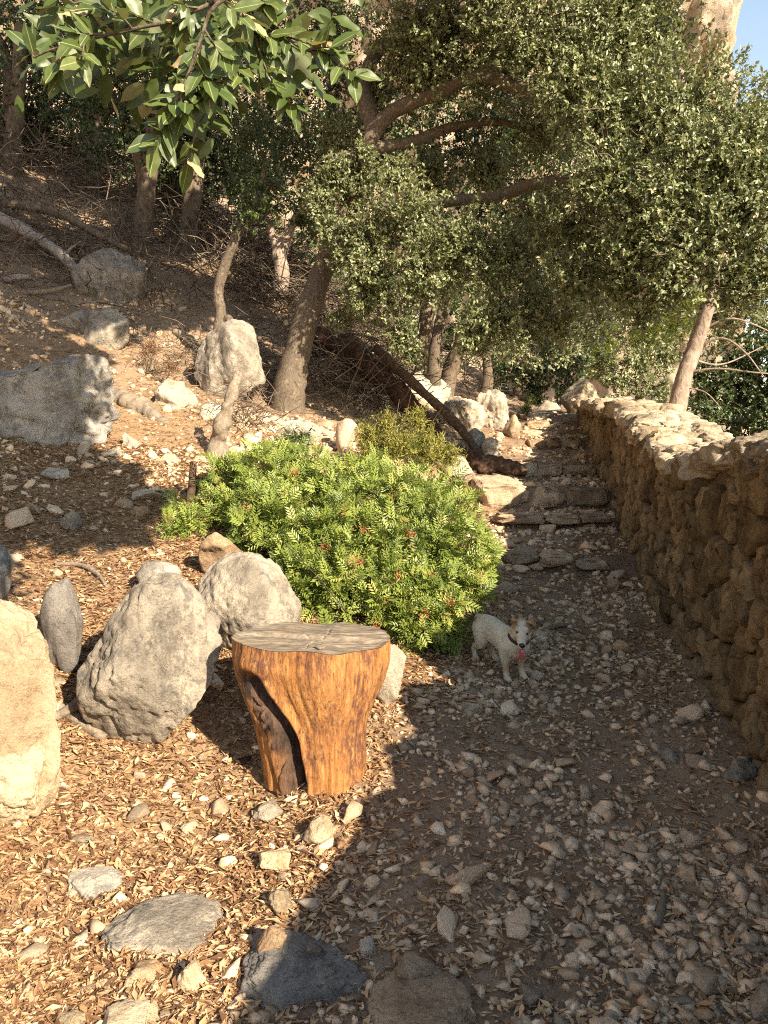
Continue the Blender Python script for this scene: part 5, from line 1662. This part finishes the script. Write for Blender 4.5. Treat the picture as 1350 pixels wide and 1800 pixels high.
log('fallen_branch', 'weathered stick wedged between cream and grey boulders', [P(95, 1175, 3.1), P(130, 1155, 3.12), P(160, 1125, 3.15)], [.02, .022, .015], 'dead_bark', 'branch', 16)
log('fallen_branch', 'buried root running down beside the largest grey boulder', [G(100, 1240) + [0, 0, .0], G(140, 1270) + [0, 0, .01], G(185, 1300) + [0, 0, .005]], [.02, .026, .018], 'dead_bark', 'branch', 17)
log('fallen_branch', 'pale stick lying in front of the dark slab', [G(140, 1745) + [0, 0, .012], G(200, 1728) + [0, 0, .014], G(268, 1716) + [0, 0, .012]], [.006, .009, .006], 'dead_bark', 'branch', 18)
log('fallen_branch', 'short pale stick at the right edge of the shaded path', [G(1300, 1672) + [0, 0, .012], G(1330, 1676) + [0, 0, .012], G(1360, 1678) + [0, 0, .012]], [.010, .012, .010], 'dead_bark', 'branch', 19)
log('fallen_branch', 'stubby upright stick in the lower right litter', [G(1155, 1630) + [0, 0, .01], G(1163, 1600) + [0, 0, .016], G(1168, 1575) + [0, 0, .012]], [.010, .012, .009], 'dead_bark', 'branch', 20)
log('fallen_branch', 'pale root lying right of the dog', [G(938, 1120) + [0, 0, .02], G(975, 1107) + [0, 0, .03], G(1010, 1100) + [0, 0, .012]], [.012, .016, .008], 'dead_bark', 'branch', 21)
log('dead_tree', 'short dead grey trunk with a broken top above the bush', [P(378, 812, 6.55), P(384, 775, 6.55), P(395, 735, 6.5), P(408, 690, 6.5), P(420, 655, 6.6)], [.09, .065, .055, .05, .03], 'dead_bark', 'dead tree', 22, rough=.3)
log('cut_log', 'split reddish brown cut log poking out above the bush', [P(344, 838, 5.4), P(380, 828, 5.45), P(425, 826, 5.5)], [.085, .082, .07], 'red_wood', 'log', 23, rough=.12)
log('wood_post', 'dark short post leaning at the end of the cut log', [P(335, 880, 5.25), P(338, 850, 5.3), P(340, 812, 5.35)], [.028, .026, .022], 'char_wood', 'post', 24)


def brush(name, label, spots, mat='dry_twig', L=(.3, .9), rad=.005, lift=.25, seed=0, curl=.3, dirb=(0, 0, 0)):
    """a tangle of dead twigs lying on the ground round picture positions (px,py,spread,n)"""
    parts = []
    for px, py, sp, n in spots:
        g = G(px, py, 5, 24)
        s = g + rng.normal(0, 1, (n, 3)) * np.array([sp, sp, 0])
        s[:, 2] = ground(s[:, 0], s[:, 1], False) + rng.uniform(-.03, lift, n)
        d = rng.normal(0, 1, (n, 3)) * np.array([1, 1, .5]) + np.array([0, 0, .1]) + np.array(dirb)
        parts.append(twigs(s, d, rng.uniform(*L, n), rad * rng.uniform(.5, 1.8, n), 4, curl, 3, sag=.08))
    V, F, r = merge(parts)
    o = G(spots[0][0], spots[0][1], 5, 24)
    link(name, mesh_np(name, V - o, F, MAT[mat], rnd=r), None, o, label, 'brush')


brush('dead_brush', 'pale tangle of dead branches at the far upper left', [(30, 310, .8, 260), (110, 300, .8, 200), (60, 270, .9, 200), (190, 330, .7, 150)], L=(.5, 1.6), rad=.009, lift=.9)
brush('dead_brush', 'brown twig litter in shade below the bleached log', [(40, 430, .9, 400), (130, 440, .7, 250), (250, 480, .8, 300), (60, 400, .9, 300), (300, 430, .8, 250)], L=(.3, 1.0), rad=.006, lift=.3)
brush('dead_brush', 'heap of grey dead branches behind the bare slim trunk', [(450, 520, .55, 380), (430, 480, .6, 250), (500, 500, .6, 250), (520, 540, .5, 200), (360, 430, .6, 250)], L=(.6, 1.5), rad=.008, lift=.8, dirb=(.8, 0, -.6))
brush('dead_brush', 'shaded twig tangle between oak trunk and red log', [(600, 680, .4, 380), (560, 640, .5, 250), (640, 640, .5, 250), (640, 720, .3, 160), (690, 610, .5, 200)], L=(.3, .9), rad=.006, lift=.6)
brush('dead_brush', 'dry grey twigs in front of the sunlit boulder', [(430, 690, .25, 260), (380, 660, .3, 200), (310, 630, .35, 200), (470, 650, .25, 160), (540, 690, .2, 120), (440, 750, .2, 200)], L=(.15, .5), rad=.0035, lift=.3)
brush('dead_brush', 'scattered dead twigs under the trees at the upper middle', [(600, 560, 1.2, 300), (700, 640, 1.0, 300), (380, 400, 1.2, 300), (250, 380, 1.0, 300)], L=(.4, 1.4), rad=.007, lift=.7)

def pine_cone(label, px, py, size):
    g = G(px, py)
    n = 70
    i = np.arange(n)
    t = i / n
    an = i * 2.399
    rr = .45 * np.sin(np.pi * (t * .85 + .12)) ** .8
    ax = unit(np.array([.5, .75, .25])); e1 = unit(np.cross(ax, np.array([0, 0, 1.0]))); e2 = np.cross(e1, ax)
    rad = np.cos(an)[:, None] * e1 + np.sin(an)[:, None] * e2
    T = (ax * (t - .5)[:, None] + rad * (rr * .45)[:, None])
    V, F, r = leaves_at(T, rad * .9 + ax * .45, ax - rad * .3, .34, .30)
    V2, F2 = ico(2)
    V2 = V2 * .28 + np.outer(V2 @ ax * .25, ax)
    V, F, r = merge([(V, F, r), (V2, F2, np.full(len(V2), .1))])
    link('pine_cone', mesh_np('pine_cone', V * size, F, MAT['needle'], rnd=r), None, g + np.array([0, 0, size * .32]), label, 'pine cone')


pine_cone('open brown pine cone lying in sunlit litter near the small slab', 92, 1528, .05)
pine_cone('dark pine cone at the shade edge right of the cream rocks', 602, 1490, .05)
for k, (lab, px, py, l) in enumerate([('grey brown bark flake in sunlit litter above the small slab', 150, 1478, .045), ('reddish bark flake left of the stump foot', 432, 1338, .05), ('dark reddish bark piece on the path left of the dog', 795, 1199, .06), ('dark bark chunk in the lower right litter', 1190, 1760, .05), ('red brown bark piece at the wall foot', 1222, 1330, .05), ('dark bark flake among the stones left of the path', 742, 1201, .03)]):
    V, F = hull_shape(900 + k, 14, 1, .08)
    g = G(px, py)
    o = link('bark_flake', mesh_np('bark_flake', V * np.array([l, l * .45, l * .2]), F, MAT['red_wood' if 'red' in lab else 'dead_bark']), None, g + np.array([0, 0, l * .15]), lab, 'bark')
    o.rotation_euler = (.1, .12, k * .9)

# ------------------------------------------------------------------ loose stones, gravel and fallen leaves
SMALL = [hull_shape(300 + k, 11 + k % 4, 1, 0.10) for k in range(10)]


def frustum_points(n, d0, d1, power=2.0, umax=.62):
    """random ground points in the region in view, thinning out with distance"""
    u = rng.random(n)
    if power == 1:
        d = d0 * (d1 / d0) ** u
    else:
        k = 1 - power + 1
        d = d0 * (d1 / d0) ** u if abs(k) < 1e-6 else (d0 ** k + u * (d1 ** k - d0 ** k)) ** (1 / k)
    x = rng.uniform(-umax, umax, n) * d
    return x, d


def on_path(x, y):
    return sstep(path_left(y) - .15, path_left(y) + .25, x)


def fine_noise(x, y, s, o=0):
    return fbm(np.stack([x * s + o, y * s, np.zeros(len(x))], -1), 3)


def keep_left_of_wall(x, y):
    return x < wall_x(y) - 0.04


# gravel: joined, nobody could count it
def gravel():
    parts = []
    N = 42000
    x, y = frustum_points(N, 1.55, 13, 2.0)
    ok = keep_left_of_wall(x, y)
    x, y = x[ok], y[ok]
    x2, y2 = frustum_points(26000, 3.4, 11, 1.3, .4)
    ok = keep_left_of_wall(x2, y2) & (x2 > path_left(y2) - .15)
    x, y = np.concatenate([x, x2[ok]]), np.concatenate([y, y2[ok]])
    x2, y2 = frustum_points(9000, 5.0, 10, 1.3, .55)
    ok = x2 < np.minimum(path_left(y2) - .3, -.2)
    x, y = np.concatenate([x, x2[ok]]), np.concatenate([y, y2[ok]])
    w = on_path(x, y)
    clus = sstep(-.12, .30, fine_noise(x, y, 2.1, 3))
    slope = sstep(5.0, 6.5, y) * sstep(-.2, .4, fine_noise(x, y, .9, 8))
    p = np.clip(w * (.22 + .70 * clus) + (1 - w) * (.12 + .85 * slope), 0, 1)
    ok = rng.random(len(x)) < p
    x, y = x[ok], y[ok]
    n = len(x)
    sz = np.clip(np.exp(rng.normal(-4.72, .58, n)), .003, .032) * np.clip(.8 + .10 * y, .9, 1.6) * (1 + .55 * slope[ok])
    z = ground(x, y) + sz * .25
    which = rng.integers(0, 8, n)
    for k in range(8):
        s = which == k
        m = s.sum()
        S = sz[s][:, None] * np.stack([rng.uniform(.8, 1.5, m), rng.uniform(.7, 1.1, m), rng.uniform(.45, .8, m)], -1)
        bv, bf = hull_shape(400 + k, 9)
        parts.append(scatter(bv, bf, rand_rot(m, .35), np.stack([x[s], y[s], z[s]], -1), S))
    V, F, r = merge(parts)
    link('gravel', mesh_np('gravel', V, F, MAT['pebble'], rnd=r), label='small angular limestone gravel strewn over path and slope', cat='gravel', kind='stuff')


gravel()


def loose_stones():
    shapes = [mesh_np('loose_stone', V, F, MAT['pebble'], smooth=False) for V, F in SMALL]
    spots = []

    def free(x, y, r):
        return all((x - a) ** 2 + (y - b) ** 2 > (r + c) ** 2 * .8 for a, b, c, k in spots)

    for key, cnt in (('path', 150), ('litter', 45), ('slope', 105)):
        n = tries = 0
        while n < cnt and tries < 30000:
            tries += 1
            if key == 'path':
                d = 1.78 * (11 / 1.78) ** (rng.random() ** .9)
                l, w = float(path_left(d)) - .05, float(wall_x(d)) - .09
                x = l + (w - l) * rng.random()
                r = float(np.clip(np.exp(rng.normal(-3.7, .38)), .016, .06)) * (1 + .05 * d)
            elif key == 'litter':
                d = rng.uniform(1.78, 3.5)
                x = rng.uniform(-.5 * d, float(path_left(d)))
                r = float(np.clip(np.exp(rng.normal(-3.9, .4)), .012, .05))
            else:
                d = rng.uniform(3.9, 9.5)
                x = rng.uniform(-.5 * d, float(path_left(d)) - .1)
                if (d < 5.4 and x > -1.1) or (d < 6.6 and -1.6 < x < .9):
                    continue
                r = float(np.clip(np.exp(rng.normal(-3.1, .45)), .025, .12))
            if free(x, d, r) and abs(x - .2) + abs(d - 3.0) > .02 and not (-.55 < x < .1 and 2.75 < d < 3.3) and not (.5 < x < .8 and 3.6 < d < 4.3) and not (-.95 < x < -.36 and 1.95 < d < 2.5) and not (-.4 < x < .05 and 1.75 < d < 2.1):
                spots.append((x, d, r, key)); n += 1
    zones = {}
    for sp in spots:
        x, d, r, key = sp
        mid = (float(path_left(d)) + float(wall_x(d))) / 2
        if key == 'path':
            if d < 2.5: z = 'on the nearest stretch of shaded path, ' + ('wall side' if x > mid else 'litter side')
            elif d < 3.7: z = 'on the shaded path before the dog, ' + ('wall side' if x > mid else 'stump side')
            elif d < 6.0: z = 'on the shaded path between the dog and the lowest step'
            elif d < 7.6: z = 'on the path between the lowest step and the squared blocks'
            else: z = 'on the stepped upper part of the path'
        elif key == 'litter':
            z = 'in sunlit leaf litter ' + ('in front of the stump' if d < 2.8 else 'around the stump and grey boulders')
        else:
            z = 'on the slope ' + ('above the grey boulders' if d < 5.4 else 'below the long grey rock' if d < 6.6 else 'around the crumbly whitish rock' if d < 8.0 else 'below the oak trunks')
        zones.setdefault(z, []).append(sp)
    for z, sps in zones.items():
        labels = {}
        for word, pick in (('largest', max(sps, key=lambda q: q[2] / q[1])), ('leftmost', min(sps, key=lambda q: q[0] / q[1])), ('rightmost', max(sps, key=lambda q: q[0] / q[1])), ('nearest', min(sps, key=lambda q: q[1])), ('farthest', max(sps, key=lambda q: q[1]))):
            if pick not in labels:
                labels[pick] = word + ' loose limestone chunk ' + z
        for sp in sps:
            x, d, r, key = sp
            o = link('loose_stone', shapes[int(rng.integers(0, 10))], None, (x, d, gz(x, d) + r * .22), labels.get(sp, 'angular loose limestone chunk ' + z), 'stone', 'loose stones ' + z)
            o.rotation_euler = (rng.normal(0, .3), rng.normal(0, .3), rng.random() * 6.28)
            o.scale = (r * rng.uniform(.9, 1.5), r * rng.uniform(.7, 1.1), r * rng.uniform(.45, .8))


loose_stones()


def litter():
    # curled dry leaves: a small folded strip
    vs = []
    shapes = []
    for k in range(9):
        r = np.random.default_rng(60 + k)
        c, f = r.uniform(-.35, .35), r.uniform(.1, .5)
        m1, m2 = r.uniform(.35, .6, 2)
        V = [(0, 0, 0), (-r.uniform(.11, .18), m1, f * .15), (0, .5, c * .15 - .03), (r.uniform(.11, .18), m2, f * .15), (r.uniform(-.08, .08), 1, c * .36)]
        F = [(0, 2, 1), (0, 3, 2), (1, 2, 4), (2, 3, 4)]
        shapes.append((np.array(V) - np.array([0, .5, 0]), np.array(F)))
    parts = []
    for N, d0, d1, amt in ((205000, 1.5, 6.5, 1.0), (40000, 5.5, 16, 1.0)):
        x, y = frustum_points(N, d0, d1, 2.0, .64)
        ok = keep_left_of_wall(x, y)
        x, y = x[ok], y[ok]
        w = on_path(x, y)
        nearw = sstep(.75, .1, wall_x(y) - x)
        patchy = sstep(-.35, .3, fine_noise(x, y, 1.3, 40))
        p = (1 - w) * (.45 + .55 * patchy) + w * np.clip(.05 + .12 * sstep(.0, .5, fine_noise(x, y, 1.8, 60)) + .22 * nearw * patchy, 0, 1)
        ok = rng.random(len(x)) < p * amt
        x, y = x[ok], y[ok]; w = w[ok]
        n = len(x)
        L = (.014 + .04 * rng.random(n) ** 1.3) * np.clip(1 + .04 * (y - 4), 1, 1.5)
        z = ground(x, y) + .003 + rng.random(n) ** 2 * .016
        R = rand_rot(n, .28)
        rr = np.clip(rng.normal(.66, .25, n) - .28 * w, .0, .99)
        wh = rng.integers(0, 9, n)
        for k in range(9):
            s = wh == k
            m = s.sum()
            S = np.stack([L[s] * rng.uniform(.7, 1.25, m), L[s], L[s]], -1)
            parts.append(scatter(*shapes[k], R[s], np.stack([x[s], y[s], z[s]], -1), S, rr[s]))
    V, F, r = merge(parts)
    link('leaf_litter', mesh_np('leaf_litter', V, F, MAT['dead_leaf'], rnd=r), label='dry tan oak leaves covering the ground', cat='leaf litter', kind='stuff')
    # needles and bits of twig
    x, y = frustum_points(15000, 1.5, 12, 2.0, .64)
    ok = keep_left_of_wall(x, y) & (rng.random(len(x)) < .35 + .65 * sstep(-.1, .4, fine_noise(x, y, 1.1, 90)))
    x, y = x[ok], y[ok]
    n = len(x)
    a = rng.random(n) * 6.28
    V, F, r = twigs(np.stack([x, y, ground(x, y) + .004 + .01 * rng.random(n)], -1), np.stack([np.cos(a), np.sin(a), rng.normal(.03, .12, n)], -1), rng.uniform(.02, .09, n) * np.clip(y / 3, 1, 3), .0009 * np.clip(y / 2.5, 1, 4) * rng.uniform(.6, 1.8, n), 3, .12, 3)
    link('needle_litter', mesh_np('needle_litter', V, F, MAT['needle'], rnd=r), label='dry needles and twig bits strewn over the ground', cat='needle litter', kind='stuff')


litter()
